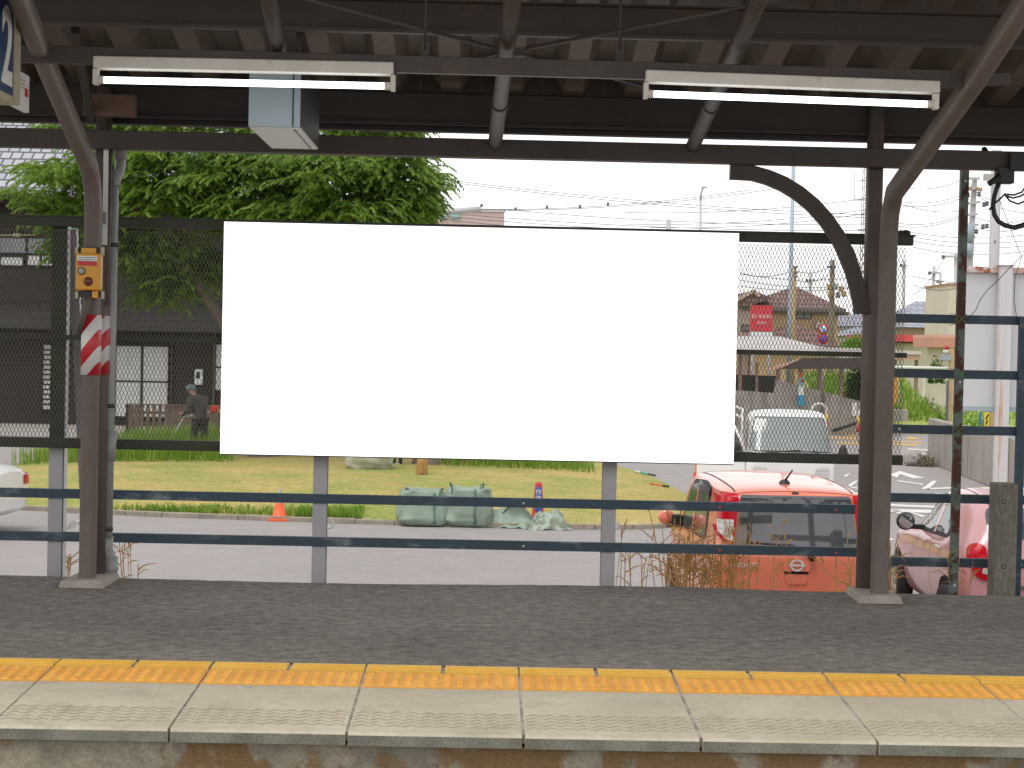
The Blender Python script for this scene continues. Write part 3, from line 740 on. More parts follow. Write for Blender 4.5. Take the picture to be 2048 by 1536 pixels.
def blades(name, n, area, h0, h1, mat, seed, zfun, lean=.35, wid=.006, poly=None, dens=None):
    rg = random.Random(seed); b = MB(); k = 0; tries = 0
    while k < n and tries < n * 20:
        tries += 1
        x, y = rg.uniform(area[0], area[1]), rg.uniform(area[2], area[3])
        if poly and not inside(x, y, poly): continue
        if dens and rg.random() > dens(x, y): continue
        k += 1; h = rg.uniform(h0, h1); a = rg.uniform(0, 6.283); l = h * lean * rg.uniform(.2, 1.3); w_ = wid * rg.uniform(.7, 1.4)
        z = zfun(x, y); dx, dy = math.cos(a) * l, math.sin(a) * l; wx, wy = -math.sin(a) * w_, math.cos(a) * w_
        b.add([(x - wx, y - wy, z), (x + wx, y + wy, z), (x + dx * .45 + wx * .7, y + dy * .45 + wy * .7, z + h * .65), (x + dx * .45 - wx * .7, y + dy * .45 - wy * .7, z + h * .65), (x + dx, y + dy, z + h)],
              [(0, 1, 2, 3), (3, 2, 4)])
    return b.build(name, mat)
lx = [p.x for p in pts]; ly = [p.y for p in pts]
bpy.context.view_layer.update()
lawn_bv = BVHTree.FromObject(bpy.data.objects['lawn'], bpy.context.evaluated_depsgraph_get())
def lawnz0(x, y):
    h = lawn_bv.ray_cast(Vector((x, y, 5)), Vector((0, 0, -1)))[0]
    return (h.z if h is not None else LZ) - .003
def lawnz(x, y):
    return LZ + .03
g2 = blades('kerb_grass', 2600, (-11, -1.8, 25.6, 27.3), .03, .12, M['blade_green'], 22, lawnz0, .6, .010, lawn_in, lambda x, y: max(0, 1 - (y - 25.8) / .8) * (.35 + .65 * (math.sin(x * 2.3) > -.2)))
tag(g2, 'green grass fringe along the kerb', kind='stuff')
def tall_d(x, y): return .5 + .5 * math.sin(x * 1.1 + y * .4)
xL, xR = G(228, 905, LZ).x - 1.5, G(1085, 905, LZ).x + .8
g3 = blades('tall_grass', 10000, (xL, xR, 34.6, 44), .22, .55, M['blade_green'], 23, lawnz0, .45, .012, lawn_in, lambda x, y: 0 if (470 < 967 + x * F / y < 885 and y < 37.6) else 1)
tag(g3, 'tall uncut green grass at the back of the island', kind='stuff')

# painted marks on the road
mk = MB()
def mark(pxs, z=-.992): mk.add([G(x, y, z) for x, y in pxs], [list(range(len(pxs)))])
for q in ([(1776, 950), (1800, 942), (1850, 956), (1826, 957), (1800, 948), (1795, 955)], [(1790, 962), (1800, 961), (1848, 968), (1846, 970)], [(1842, 978), (1866, 961), (1874, 962), (1858, 978)],
          [(1858, 976), (1905, 974), (1905, 977), (1846, 979)], [(1868, 986), (1900, 988), (1886, 991)], [(1778, 1008), (1880, 1012), (1880, 1016), (1778, 1012)], [(1778, 1018), (1875, 1020), (1872, 1026), (1778, 1024)],
          [(1776, 1019), (1795, 1019), (1825, 1032), (1812, 1033)], [(1818, 1024), (1835, 1027), (1852, 1032), (1844, 1034)], [(1774, 1075), (1790, 1079), (1774, 1082)], [(1816, 897), (1878, 900), (1878, 902), (1816, 899)], [(1842, 907), (1875, 908), (1875, 909.5), (1842, 908.5)],
          [(1830, 914), (1875, 916), (1875, 918), (1830, 916)], [(1688, 951), (1702, 945), (1691, 955)], [(1695, 971), (1712, 961), (1716, 962), (1702, 973)], [(1700, 973), (1728, 977), (1728, 979), (1702, 975.5)],
          [(1712, 985), (1728, 985), (1728, 990), (1716, 990)], [(1722, 962), (1730, 950), (1745, 950), (1735, 962)]):
    mark(q)
tag(mk.build('road_marking', M['marking']), kind='structure')
mk = MB()
for q in ([(1655, 873), (1745, 876), (1745, 879), (1655, 876)], [(1670, 884), (1835, 889), (1835, 891.5), (1670, 887)], [(1660, 866), (1690, 866), (1735, 872), (1700, 872)], [(1815, 872), (1846, 879), (1815, 878)], [(1700, 879), (1845, 884), (1845, 886), (1700, 881)]):
    mark(q)
tag(mk.build('yellow_marking', M['marking_yellow']), kind='structure')
b = MB(); b.add([(P(1790, 800, 66).x, 65.5, -.97), (60, 65.5, -.97), (80, 190, -.97), (P(1600, 800, 100).x, 190, -.97), (P(1600, 800, 66).x, 65.5, -.97)], [(0, 1, 2, 3, 4)])
tag(b.build('field', M['field']), kind='structure')
fa = P(1780, 800, 66).x  # plot
tag(blades('field_grass', 6000, (fa, 40, 67, 110), .12, .4, M['blade_green'], 31, lambda x, y: -.97, .4, .03), 'long bright green grass on the plot beyond the road', kind='stuff')
b = MB(); b.add([(-60, 46, -.985), (G(440, 870).x, 46, -.985), (G(440, 870).x, 54, -.985), (-60, 54, -.985)], [(0, 1, 2, 3)])
tag(b.build('pavement', M['gravel']), kind='structure')

# dry straw stems growing up against the platform's rear edge
def straw(name, label, cat, px0, px1, n, h0, h1, seed, yspan=(12.5, 13.0)):
    rg = random.Random(seed); b = MB()
    for k in range(n):
        y = rg.uniform(*yspan); px = rg.gauss((px0 + px1) / 2, (px1 - px0) / 3.6); q = P(px, 1180, y)
        h = rg.uniform(h0, h1) + .0; a = rg.uniform(0, 6.28); l = h * rg.uniform(.05, .4); z0 = -1.0
        top = rg.uniform(.0, 1) ** 1.3
        H = 1.06 + h * (1 - .8 * top)
        p0 = Vector((q.x, y, z0)); 
        pts_ = [p0 + Vector((math.cos(a) * l * t ** 2.2, math.sin(a) * l * .4 * t ** 2.2, H * (t - .05 * t ** 6 * rg.uniform(.2, 2.2)))) for t in (0, .3, .55, .75, .9, 1)]
        w_ = rg.uniform(.0022, .0042)
        b.tube(pts_, [w_, w_, w_ * .9, w_ * .8, w_ * .9, w_ * .4], 4, False)
        if rg.random() < .5:                                         # a seed head
            e = pts_[-1]; dv = (pts_[-1] - pts_[-2]).normalized()
            b.tube([e - dv * .06, e - dv * .03, e, e + dv * .03], [.002, .006, .005, .001], 5, False)
        for _ in range(rg.choice((1, 2, 3))):                        # leaves
            t = rg.uniform(.8, .99); e = p0.lerp(pts_[-1], t); aa = rg.uniform(0, 6.28); ll = rg.uniform(.08, .22)
            d1 = Vector((math.cos(aa), math.sin(aa) * .5, rg.uniform(.3, 1))).normalized() * ll
            b.tube([e, e + d1 * .5, e + d1 + Vector((0, 0, -ll * rg.uniform(.1, .6)))], [.0042, .004, .001], 4, False)
    return tag(b.build(name, M['straw']), label, cat)
straw('dry_grass_clump', 'thick clump of dry yellow grass before the orange hatchback', 'dry grass', 1290, 1510, 135, .20, .60, 41)
straw('dry_grass_clump', 'few dry grass stems before the right half of the orange tailgate', 'dry grass', 1660, 1715, 9, .3, .45, 42)
straw('dry_grass_clump', 'sparse dry stems at the foot of the drainpipe', 'dry grass', 232, 285, 8, .18, .35, 43)
straw('dry_grass_clump', 'sparse dry stems at the foot of the leftmost grey post', 'dry grass', 118, 148, 9, .1, .2, 44)
straw('dry_grass_clump', 'few dry stems between the bare column and the pink car', 'dry grass', 1776, 1796, 8, .2, .5, 45)
straw('dry_grass_clump', 'thin green stems before the pink rear light', 'dry grass', 1885, 1945, 6, .15, .4, 46)

# ================================================================== CARS
def rpoly(poly, r, n=4):
    out = []; m_ = len(poly)
    for i in range(m_):
        p, a, c_ = Vector(poly[i]), Vector(poly[i - 1]), Vector(poly[(i + 1) % m_])
        u, v = (a - p), (c_ - p); rr_ = min(r, u.length * .45, v.length * .45); u.normalize(); v.normalize()
        A, C_ = p + u * rr_, p + v * rr_
        for k in range(n + 1):
            t = k / n; out.append(tuple(A * (1 - t) ** 2 + p * 2 * t * (1 - t) + C_ * t * t))
    return out
def patch(bvh, poly, axis, off=.004, rows=14, cols=12):
    vs_ = sorted({round(p[1], 4) for p in poly}); lo, hi = vs_[0], vs_[-1]
    vv = sorted(set(vs_ + [lo + (hi - lo) * i / rows for i in range(rows + 1)]))
    vv = [v for i, v in enumerate(vv) if i == 0 or v - vv[i - 1] > 1e-4]
    grid = []
    for v in vv:
        us = []
        ve = min(max(v, lo + 1e-5), hi - 1e-5)
        for i in range(len(poly)):
            a, c_ = poly[i - 1], poly[i]
            if (a[1] <= ve) != (c_[1] <= ve): us.append(a[0] + (c_[0] - a[0]) * (ve - a[1]) / (c_[1] - a[1]))
        if len(us) < 2: continue
        u0_, u1_ = min(us), max(us); row = []
        for k in range(cols + 1):
            u = u0_ + (u1_ - u0_) * k / cols
            o_, d_ = {'rear': ((u, -4, v), (0, 1, 0)), 'front': ((u, 9, v), (0, -1, 0)), 'left': ((-4, u, v), (1, 0, 0)), 'right': ((4, u, v), (-1, 0, 0)), 'top': ((u, v, 5), (0, 0, -1))}[axis]
            h = bvh.ray_cast(Vector(o_), Vector(d_))
            if h[0] is None: row.append(None); continue
            nrm = h[1] if h[1].dot(Vector(d_)) < 0 else -h[1]
            row.append(h[0] + nrm * off)
        grid.append(row)
    b = MB()
    for i in range(len(grid) - 1):
        for k in range(cols):
            q = [grid[i][k], grid[i][k + 1], grid[i + 1][k + 1], grid[i + 1][k]]
            if all(p is not None for p in q): b.add(q, [(0, 1, 2, 3)], True)
    return b
def car_body(stations, mat, parent, name='body'):
    b = MB(); rings = []
    for (y, zb, zl, zt, wb, wm, wt, lean) in stations:
        half = [(0, zb), (wb * .85, zb), (wb, zb + .07), (wm, zb + (zl - zb) * .5), (wm * .985, zl - .05), (wm * .95, zl + .012)]
        a, c_ = wm * .95, zl + .012
        half += [(a + (wt - a) * .5, c_ + (zt - .07 - c_) * .5), (wt, zt - .07), (wt * .9, zt - .02), (wt * .55, zt + .004), (0, zt + .012)]
        full = half + [(-x, z) for x, z in half[-2:0:-1]]
        rings.append([Vector((x, y + lean * max(0, (z - zl) / max(.05, zt - zl)), z)) for x, z in full])
    n_ = len(rings[0]); h_ = n_ // 2
    vs = [p for r_ in rings for p in r_]; fs = []
    for i in range(len(rings) - 1):
        for k in range(n_):
            fs.append((i * n_ + k, i * n_ + (k + 1) % n_, (i + 1) * n_ + (k + 1) % n_, (i + 1) * n_ + k))
    for base in (0, (len(rings) - 1) * n_):
        for k in range(h_):
            q = [base + k, base + k + 1, base + n_ - k - 1, base + (n_ - k) % n_]
            q = list(dict.fromkeys(q)); fs.append(q)
    b.add(vs, fs, True)
    o = b.build(name, mat, parent, local=True, sub=2, weld=True)
    bpy.context.view_layer.update()
    return o, BVHTree.FromObject(o, bpy.context.evaluated_depsgraph_get())
def paint(name, c, rough=.25):
    return pm(name, c, tuple(x * .93 for x in c), scale=1.5, rough=rough, coat=.7)
M['glass_dark'] = pm('glass_dark', (.12, .122, .13), (.05, .05, .055), scale=1.4, rough=.03, spec=.9)
M['glass_mid'] = pm('glass_mid', (.05, .06, .058), (.12, .13, .12), scale=3, rough=.04, spec=.9)
M['glass_pale'] = pm('glass_pale', (.27, .30, .285), (.21, .235, .225), scale=1.2, rough=.06, spec=.9)
M['lamp_red'] = pm('lamp_red', (.52, .006, .018), rough=.2, spec=.25)
M['lamp_clear'] = brickmat('lamp_clear', (.62, .6, .58), (.7, .69, .67), (.40, .38, .37), .045, .055, 0, .2, msize=.004, bump=.2)
M['cone_orange0'] = pm('reflector_orange', (.85, .13, .03), (.78, .13, .04), scale=8, rough=.5)
M['rubber'] = pm('rubber', (.022, .022, .023), rough=.8)
M['trim'] = pm('trim', (.02, .02, .021), rough=.5)
M['mirror'] = pm('mirror', (.35, .38, .4), rough=.05, metal=.9)
M['bright_metal'] = pm('bright_metal', (.72, .70, .70), rough=.25, spec=.8)
M['alloy'] = pm('alloy', (.6, .6, .61), rough=.3, metal=.8)
def wheel(parent, x, y, r_, side):
    t = MB(); t.lathe([(r_ * .62, -.075), (r_ * .95, -.08), (r_, -.05), (r_, .05), (r_ * .95, .08), (r_ * .62, .075)], (x, y, r_), 'x', 28)
    t.lathe([(0, -.02), (r_ * .64, -.02)], (x, y, r_), 'x', 28)
    o = t.build('wheel', M['rubber'], parent, local=True)
    t = MB()
    for k in range(7):
        a = 2 * math.pi * k / 7; t.bar((x + side * .06, y, r_), (x + side * .06, y + math.cos(a) * r_ * .6, r_ + math.sin(a) * r_ * .6), .05, .02, up=(1, 0, 0))
    t.lathe([(r_ * .57, .05 * side), (r_ * .66, .078 * side), (r_ * .66, .05 * side)], (x, y, r_), 'x', 28)
    t.build('rim', M['alloy'], o, local=True)

# ---- orange hatchback, rear towards the platform
Yo = 14.75
oc = thing('parked_car', 'orange hatchback parked with its rear to the platform', 'car', (P(1594, 1100, Yo).x, Yo, -1.0), rz=R(1.2))
org = paint('orange_paint', (.88, .235, .14))
ob, bv = car_body([(0.0, .38, .93, 1.42, .62, .675, .58, .09), (.04, .30, .94, 1.475, .68, .728, .635, .10), (.20, .22, .95, 1.505, .705, .748, .655, .06), (.75, .2, .95, 1.53, .71, .745, .645, 0), (1.5, .2, .94, 1.545, .71, .745, .64, 0),
                   (2.1, .2, .93, 1.53, .71, .745, .62, 0), (2.4, .2, .92, 1.48, .71, .742, .60, 0), (2.8, .2, .93, 1.10, .70, .735, .60, 0), (3.1, .22, .86, .98, .68, .71, .57, 0), (3.32, .25, .70, .84, .62, .65, .5, 0), (3.4, .32, .6, .7, .5, .53, .4, 0)], org, oc)
def pp(name, poly, axis, mat, parent, off=.004, r=.03, **k):
    return patch(bv, rpoly(poly, r) if r else poly, axis, off, **k).build(name, mat, parent, local=True)
rw = pp('rear_window', [(-.545, 1.0), (.545, 1.0), (.485, 1.448), (-.485, 1.448)], 'rear', M['glass_dark'], oc, .006, .025, rows=20, cols=24)
for s_ in (-1, 1):
    tl = pp('tail_light', [(s_ * .553, 1.015), (s_ * .62, 1.035), (s_ * .70, 1.12), (s_ * .685, 1.30), (s_ * .645, 1.455), (s_ * .500, 1.45)], 'rear', M['lamp_red'], oc, .014, .02)
    pp('reversing_lens', [(s_ * .562, 1.05), (s_ * .615, 1.065), (s_ * .668, 1.13), (s_ * .668, 1.235), (s_ * .548, 1.235)], 'rear', M['lamp_clear'], tl, .019, .015)
    ax = 'left' if s_ < 0 else 'right'
    pp('window_trim', [(.62, .985), (2.32, .96), (1.98, 1.45), (1.2, 1.49), (.72, 1.45)], ax, M['trim'], oc, .003, .10, rows=18, cols=20)
    sw = pp('side_window', [(1.52, 1.0), (2.2, .985), (1.93, 1.40), (1.52, 1.44)], ax, M['glass_mid'], oc, .006, .04)
    pp('side_window', [(.70, 1.02), (1.43, 1.0), (1.43, 1.44), (.80, 1.42)], ax, M['glass_mid'], oc, .006, .05)
    pp('window_visor', [(.74, 1.37), (1.5, 1.40), (1.5, 1.465), (.79, 1.44)], ax, pm('visor', (.1, .1, .105), rough=.1), oc, .016, .02)
    pp('pillar', [(1.43, .99), (1.52, .99), (1.52, 1.46), (1.43, 1.46)], ax, org, oc, .008, 0)
    pp('roof_seam', [(s_ * .515, .20), (s_ * .53, .20), (s_ * .54, 2.1), (s_ * .525, 2.1)], 'top', M['trim'], oc, .003, 0, rows=30, cols=2)
    m_ = MB(); m_.lathe([(0, -.05), (.065, -.045), (.08, -.01), (.075, .04), (.0, .055)], (s_ * .865, 2.22, 1.04), 'y', 18); m_.build('mirror', org, oc, local=True)
    m_ = MB(); m_.mm((s_ * .70, 2.16, .94), (s_ * .81, 2.24, 1.07)); m_.mm((s_ * .79, 2.15, .94), (s_ * .86, 2.26, .985)); m_.build('mirror_base', M['trim'], oc, local=True, bevel=.015)
pp('hatch_seam', [(-.52, .155), (.52, .155), (.52, .164), (-.52, .164)], 'top', pm('seam_red', (.25, .03, .015), rough=.5), oc, .002, 0, rows=2, cols=24)
for s_ in (-1, 1): pp('hatch_side_seam', [(s_ * .553, .42), (s_ * .560, .42), (s_ * .560, 1.0), (s_ * .553, 1.0)], 'rear', pm('seam_red2', (.25, .03, .015), rough=.5), oc, .002, 0, rows=12, cols=2)
pp('spoiler_lamp', [(-.03, 1.462), (.03, 1.462), (.03, 1.476), (-.03, 1.476)], 'rear', M['trim'], oc, .006, 0, rows=2, cols=4)
# plate recess, grip, emblem, wiper, antenna, lettering
pp('grip_panel', [(-.115, .80), (.115, .80), (.13, .905), (-.13, .905)], 'rear', org, oc, .014, .03)
pp('grip_slot', [(-.105, .778), (.105, .778), (.105, .806), (-.105, .806)], 'rear', M['dark_gap'], oc, .004, .005)
pp('grip_cup', [(-.09, .69), (.09, .69), (.10, .776), (-.10, .776)], 'rear', org, oc, .010, .04)
hit = bv.ray_cast(Vector((0, -4, .855)), Vector((0, 1, 0)))[0]
em = MB(); N_ = 28
for k in range(N_):
    a, c_ = 2 * math.pi * k / N_, 2 * math.pi * (k + 1) / N_
    em.bar((math.cos(a) * .052, hit.y - .02, .855 + math.sin(a) * .045), (math.cos(c_) * .052, hit.y - .02, .855 + math.sin(c_) * .045), .016, .009, up=(0, 1, 0))
em.bar((-.072, hit.y - .022, .855), (.072, hit.y - .022, .855), .015, .009, up=(0, 1, 0)); em.build('emblem', M['bright_metal'], oc, local=True)
hy = bv.ray_cast(Vector((-.46, -4, .855)), Vector((0, 1, 0)))[0].y
text_obj('badge_lettering', 'moco', .085, M['bright_metal'], oc, (-.46, hy - .012, .855), (R(90), 0, 0), .004, squeeze=1.25)
m_ = MB(); hw_ = bv.ray_cast(Vector((0, -4, 1.03)), Vector((0, 1, 0)))[0].y - .022
m_.tube([(.145, hw_ - .02, .905), (.12, hw_ - .022, .94), (.09, hw_ - .015, .985)], [.026, .024, .016], 10); m_.tube([(.09, hw_ - .015, .985), (-.05, hw_ - .006, 1.03), (-.42, hw_ + .002, 1.045)], .009, 8); m_.build('rear_wiper', M['trim'], oc, local=True)
ht = bv.ray_cast(Vector((-.02, .52, 4)), Vector((0, 0, -1)))[0]
m_ = MB(); m_.lathe([(.055, -.01), (.045, .02), (.022, .035), (0, .037)], ht, 'z', 14); m_.tube([ht + Vector((0, 0, .02)), ht + Vector((.045, -.12, .13))], [.011, .006], 8); m_.build('roof_antenna', M['trim'], oc, local=True)
for x_, y_ in ((-.66, .62), (.66, .62), (-.66, 2.85), (.66, 2.85)): wheel(oc, x_, y_, .28, -1 if x_ < 0 else 1)
pp('fuel_flap', [(.33, .62), (.48, .62), (.48, .80), (.33, .80)], 'left', M['trim'], oc, .002, .05)

# ---- pink hatchback at the right edge
Yk = 15.0
pc = thing('parked_car', 'pink hatchback parked at the right edge behind the blue rails', 'car', (P(1953, 1100, Yk).x + .72, Yk, -1.0), rz=R(-2.6))
pnk = paint('pink_paint', (.66, .34, .35))
pb_, bv = car_body([(0, .42, .93, 1.26, .62, .70, .50, .16), (.05, .32, .95, 1.34, .72, .79, .56, .22), (.25, .24, .97, 1.39, .77, .825, .60, .20), (.75, .22, .97, 1.44, .79, .835, .635, .05), (1.25, .22, .95, 1.455, .79, .835, .645, 0),
                    (1.75, .22, .93, 1.42, .79, .835, .63, 0), (2.1, .22, .92, 1.29, .79, .835, .60, 0), (2.6, .22, .90, 1.01, .78, .825, .62, 0), (3.0, .22, .86, .97, .78, .825, .60, 0), (3.4, .24, .80, .90, .74, .78, .58, 0), (3.7, .28, .65, .76, .64, .68, .5, 0), (3.78, .36, .56, .64, .5, .54, .4, 0)], pnk, pc)
pp('rear_window', [(-.60, 1.08), (.60, 1.08), (.56, 1.34), (-.56, 1.34)], 'rear', M['glass_mid'], pc, .006, .08, rows=16, cols=22)
for s_ in (-1, 1):
    tl = pp('tail_light', [(s_ * .60, .70), (s_ * .70, .74), (s_ * .765, .86), (s_ * .76, .98), (s_ * .70, 1.035), (s_ * .62, 1.02), (s_ * .585, .80)], 'rear', M['lamp_red'], pc, .016, .04)
    pp('reversing_lens', [(s_ * .60, .765), (s_ * .655, .78), (s_ * .64, .84), (s_ * .60, .85)], 'rear', M['lamp_clear'], tl, .021, .015)
    ax = 'left' if s_ < 0 else 'right'
    pp('window_trim', [(.76, 1.0), (2.22, .95), (1.86, 1.34), (1.15, 1.385), (.88, 1.34)], ax, M['trim'], pc, .003, .12, rows=18, cols=20)
    pp('side_window', [(1.42, 1.015), (2.10, .99), (1.80, 1.305), (1.42, 1.345)], ax, M['glass_mid'], pc, .006, .05)
    pp('side_window', [(.85, 1.03), (1.32, 1.02), (1.32, 1.345), (.95, 1.315)], ax, M['glass_mid'], pc, .006, .06)
    pp('pillar', [(1.32, 1.0), (1.42, 1.0), (1.42, 1.375), (1.32, 1.375)], ax, pnk, pc, .008, 0)
    for yy in (.98, 1.62):
        h = bv.ray_cast(Vector((s_ * 4, yy, .90)), Vector((-s_, 0, 0)))[0]
        m_ = MB(); m_.bar(h + Vector((s_ * .025, -.085, 0)), h + Vector((s_ * .025, .085, 0)), .02, .025); m_.box(h, (.05, .03, .02)); m_.build('door_handle', M['bright_metal'], pc, local=True, bevel=.004)
    for yy in (1.37, 2.2): pp('door_seam', [(yy, .35), (yy + .007, .35), (yy + .007, .98), (yy, .98)], ax, pm('seam_pink', (.25, .12, .12), rough=.5), pc, .002, 0, rows=12, cols=2)
    m_ = MB(); m_.lathe([(0, .06), (.07, .05), (.092, .0), (.088, -.04), (.078, -.045)], (s_ * .945, 1.98, 1.04), 'y', 18); mo = m_.build('mirror', M['trim'], pc, local=True)
    m_ = MB(); m_.lathe([(0, -.044), (.077, -.044)], (s_ * .945, 1.98, 1.04), 'y', 18); m_.build('mirror_glass', M['mirror'], mo, local=True)
    m_ = MB(); m_.mm((s_ * .76, 1.95, .96), (s_ * .92, 2.02, 1.01)); m_.build('mirror_arm', M['trim'], pc, local=True, bevel=.01)
    pp('roof_seam', [(s_ * .50, .36), (s_ * .515, .36), (s_ * .53, 2.2), (s_ * .515, 2.2)], 'top', pm('seam_pk2', (.3, .15, .16), rough=.5), pc, .003, 0, rows=30, cols=2)
    pp('wheel_arch', [(2.62, .2), (2.62, .45), (2.75, .62), (2.97, .68), (3.2, .62), (3.32, .45), (3.32, .2)], ax, M['dark_gap'], pc, .003, .08)
    pp('wheel_arch', [(.32, .2), (.32, .45), (.45, .62), (.67, .68), (.9, .62), (1.02, .45), (1.02, .2)], ax, M['dark_gap'], pc, .003, .08)
h = bv.ray_cast(Vector((-.05, -4, .66)), Vector((0, 1, 0)))[0]
m_ = MB(); m_.box(h + Vector((-.22, -.01, 0)), (.12, .012, .03)); m_.build('emblem', M['chrome'], pc, local=True)
for x_, y_ in ((-.78, .67), (.78, .67), (-.78, 2.97), (.78, 2.97)): wheel(pc, x_, y_, .295, -1 if x_ < 0 else 1)

# ---- white light truck facing the platform
Yt = 27.1; tc_ = P(1583, 905, Yt)
kt = thing('light_truck', 'white light truck facing the platform beyond the orange hatchback', 'truck', (tc_.x, Yt, -1.0), rz=R(180 - 3.5))
wht = paint('white_car_paint', (.82, .81, .79), .3)
ko, bv = car_body([(-1.40, .42, 1.02, 1.60, .64, .69, .56, 0), (-1.34, .36, 1.03, 1.72, .67, .715, .61, 0), (-1.0, .34, 1.03, 1.775, .68, .725, .62, 0), (-.60, .34, 1.03, 1.775, .68, .725, .62, 0), (-.42, .34, 1.03, 1.70, .68, .725, .60, 0), (-.10, .34, 1.02, 1.17, .67, .72, .63, 0), (-.03, .36, .98, 1.08, .65, .70, .60, 0), (0.0, .42, .92, 1.0, .58, .64, .55, 0)], wht, kt, 'cab')
pp('windscreen_seal', [(-.655, 1.115), (.655, 1.115), (.565, 1.665), (-.565, 1.665)], 'front', M['trim'], kt, .006, .05, rows=18, cols=18)
pp('windscreen', [(-.64, 1.13), (.64, 1.13), (.55, 1.65), (-.55, 1.65)], 'front', M['glass_pale'], kt, .012, .05, rows=18, cols=18)
for s_ in (-1, 1):
    hl = pp('headlight', [(s_ * .36, .70), (s_ * .62, .72), (s_ * .60, .88), (s_ * .40, .87)], 'front', M['lamp_clear'], kt, .012, .03)
    ax = 'left' if s_ < 0 else 'right'
    pp('door_window', [(-1.15, 1.07), (-.38, 1.06), (-.66, 1.60), (-1.12, 1.62)], ax, M['glass_mid'], kt, .006, .05)
    m_ = MB(); m_.lathe([(0, .03), (.06, .03), (.075, 0), (.06, -.03), (0, -.03)], (s_ * .86, -.28, 1.10), 'y', 14)
    for v in m_.v: v.z = 1.10 + (v.z - 1.10) * 1.9
    m_.tube([(s_ * .66, -.3, 1.02), (s_ * .8, -.28, 1.06)], .014, 8); m_.build('mirror', M['trim'], kt, local=True)
    m_ = MB(); m_.tube([(s_ * .45, .02, 1.10), (s_ * .1 - .25, -.03, 1.155)], .011, 6); m_.build('wiper', M['trim'], kt, local=True)
for x0_ in (-.7, .68):
    m_ = MB(); m_.mm((x0_, -5.0, .62), (x0_ + .03, -1.5, .95)); m_.build('side_board', wht, kt, local=True, bevel=.006)
m_ = MB(); m_.mm((-.69, -5.0, .58), (.69, -1.48, .63)); m_.mm((-.69, -1.5, .62), (.69, -1.46, .98)); m_.mm((-.5, -4.9, .35), (.5, -1.4, .57)); m_.build('load_bed', wht, kt, local=True)
m_ = MB()
for s_ in (1,):
    for z_ in (1.60, 1.74): m_.tube([(s_ * .66, -1.5, z_), (s_ * .66, -4.9, z_)], .022, 8)
    for y_ in (-1.5, -3.2, -4.9): m_.tube([(s_ * .66, y_, .9), (s_ * .66, y_, 1.74)], .018, 8)
m_.build('rack', wht, kt, local=True)
hx, hy_ = .715, -.16; ex, ey = 1.47, -.52
m_ = MB(); m_.bar((hx, hy_, .80), (ex, ey, .80), .05, .55); dr = m_.build('door', wht, kt, local=True, bevel=.02)
u_ = Vector((ex - hx, ey - hy_, 0)); D0 = Vector((hx, hy_, 1.05))
m_ = MB(); m_.tube([D0, D0 + u_ * .10 + Vector((0, 0, .25)), D0 + u_ * .24 + Vector((0, 0, .44)), D0 + u_ * .42 + Vector((0, 0, .54)), D0 + u_ * .95 + Vector((0, 0, .56)), D0 + u_ * .98], .032, 10); m_.build('window_frame', wht, dr, local=True)
m_ = MB(); m_.prism([D0 + u_ * .03, D0 + u_ * .96, D0 + u_ * .94 + Vector((0, 0, .54)), D0 + u_ * .42 + Vector((0, 0, .52)), D0 + u_ * .24 + Vector((0, 0, .42)), D0 + u_ * .10 + Vector((0, 0, .22))], (0, .006, 0)); m_.build('pane', M['glass_mid'], dr, local=True)
m_ = MB(); m_.bar((ex + .004, ey - .03, .55), (ex + .004, ey - .03, 1.05), .03, .05); m_.mm((ex - .03, ey - .06, .60), (ex + .05, ey - .03, .72)); m_.build('edge_reflector', M['cone_orange0'], dr, local=True)
m_ = MB(); m_.lathe([(0, .03), (.055, .03), (.07, 0), (.055, -.03), (0, -.03)], D0 + u_ * .22 + Vector((0, .08, .12)), 'y', 14); m_.build('door_mirror', M['trim'], dr, local=True)
for x_, y_ in ((-.6, -.75), (.6, -.75), (-.6, -4.0), (.6, -4.0)): wheel(kt, x_, y_, .27, -1 if x_ < 0 else 1)

# ---- white saloon cut by the left edge
Yw = 22.3; q = P(-18, 1055, Yw)
ws = thing('parked_car', 'white saloon car at the left edge, only its tail showing', 'car', (q.x, Yw + .85, -1.0), rz=R(83))
wo, bv = car_body([(0, .36, .76, .86, .62, .70, .52, 0), (.05, .28, .78, .91, .72, .80, .60, 0), (.22, .24, .80, .95, .78, .84, .64, 0), (.62, .22, .84, .99, .8, .85, .64, 0), (1.1, .22, .92, 1.36, .8, .85, .60, 0), (1.5, .22, .92, 1.44, .8, .85, .61, 0), (2.4, .22, .92, 1.45, .8, .85, .61, 0), (3.2, .22, .9, 1.05, .8, .85, .64, 0), (4.1, .24, .78, .86, .74, .78, .58, 0), (4.3, .32, .6, .68, .55, .58, .44, 0)], wht, ws)
for s_ in (-1, 1):
    ax = 'left' if s_ < 0 else 'right'
    pp('tail_light', [(.03, .66), (.20, .67), (.24, .79), (.05, .80)], ax, M['lamp_red'], ws, .014, .03)
    pp('rear_reflector', [(.05, .385), (.16, .385), (.16, .415), (.05, .415)], ax, M['lamp_red'], ws, .010, .01)
    pp('side_window', [(.9, .96), (2.9, .96), (2.4, 1.36), (1.3, 1.36)], ax, M['glass_dark'], ws, .006, .08)
pp('tail_light', [(-.76, .66), (-.5, .66), (-.5, .80), (-.74, .80)], 'rear', M['lamp_red'], ws, .014, .03)
pp('tail_light', [(.76, .66), (.5, .66), (.5, .80), (.74, .80)], 'rear', M['lamp_red'], ws, .014, .03)
for x_, y_ in ((-.76, .8), (.76, .8), (-.76, 3.4), (.76, 3.4)): wheel(ws, x_, y_, .3, -1 if x_ < 0 else 1)

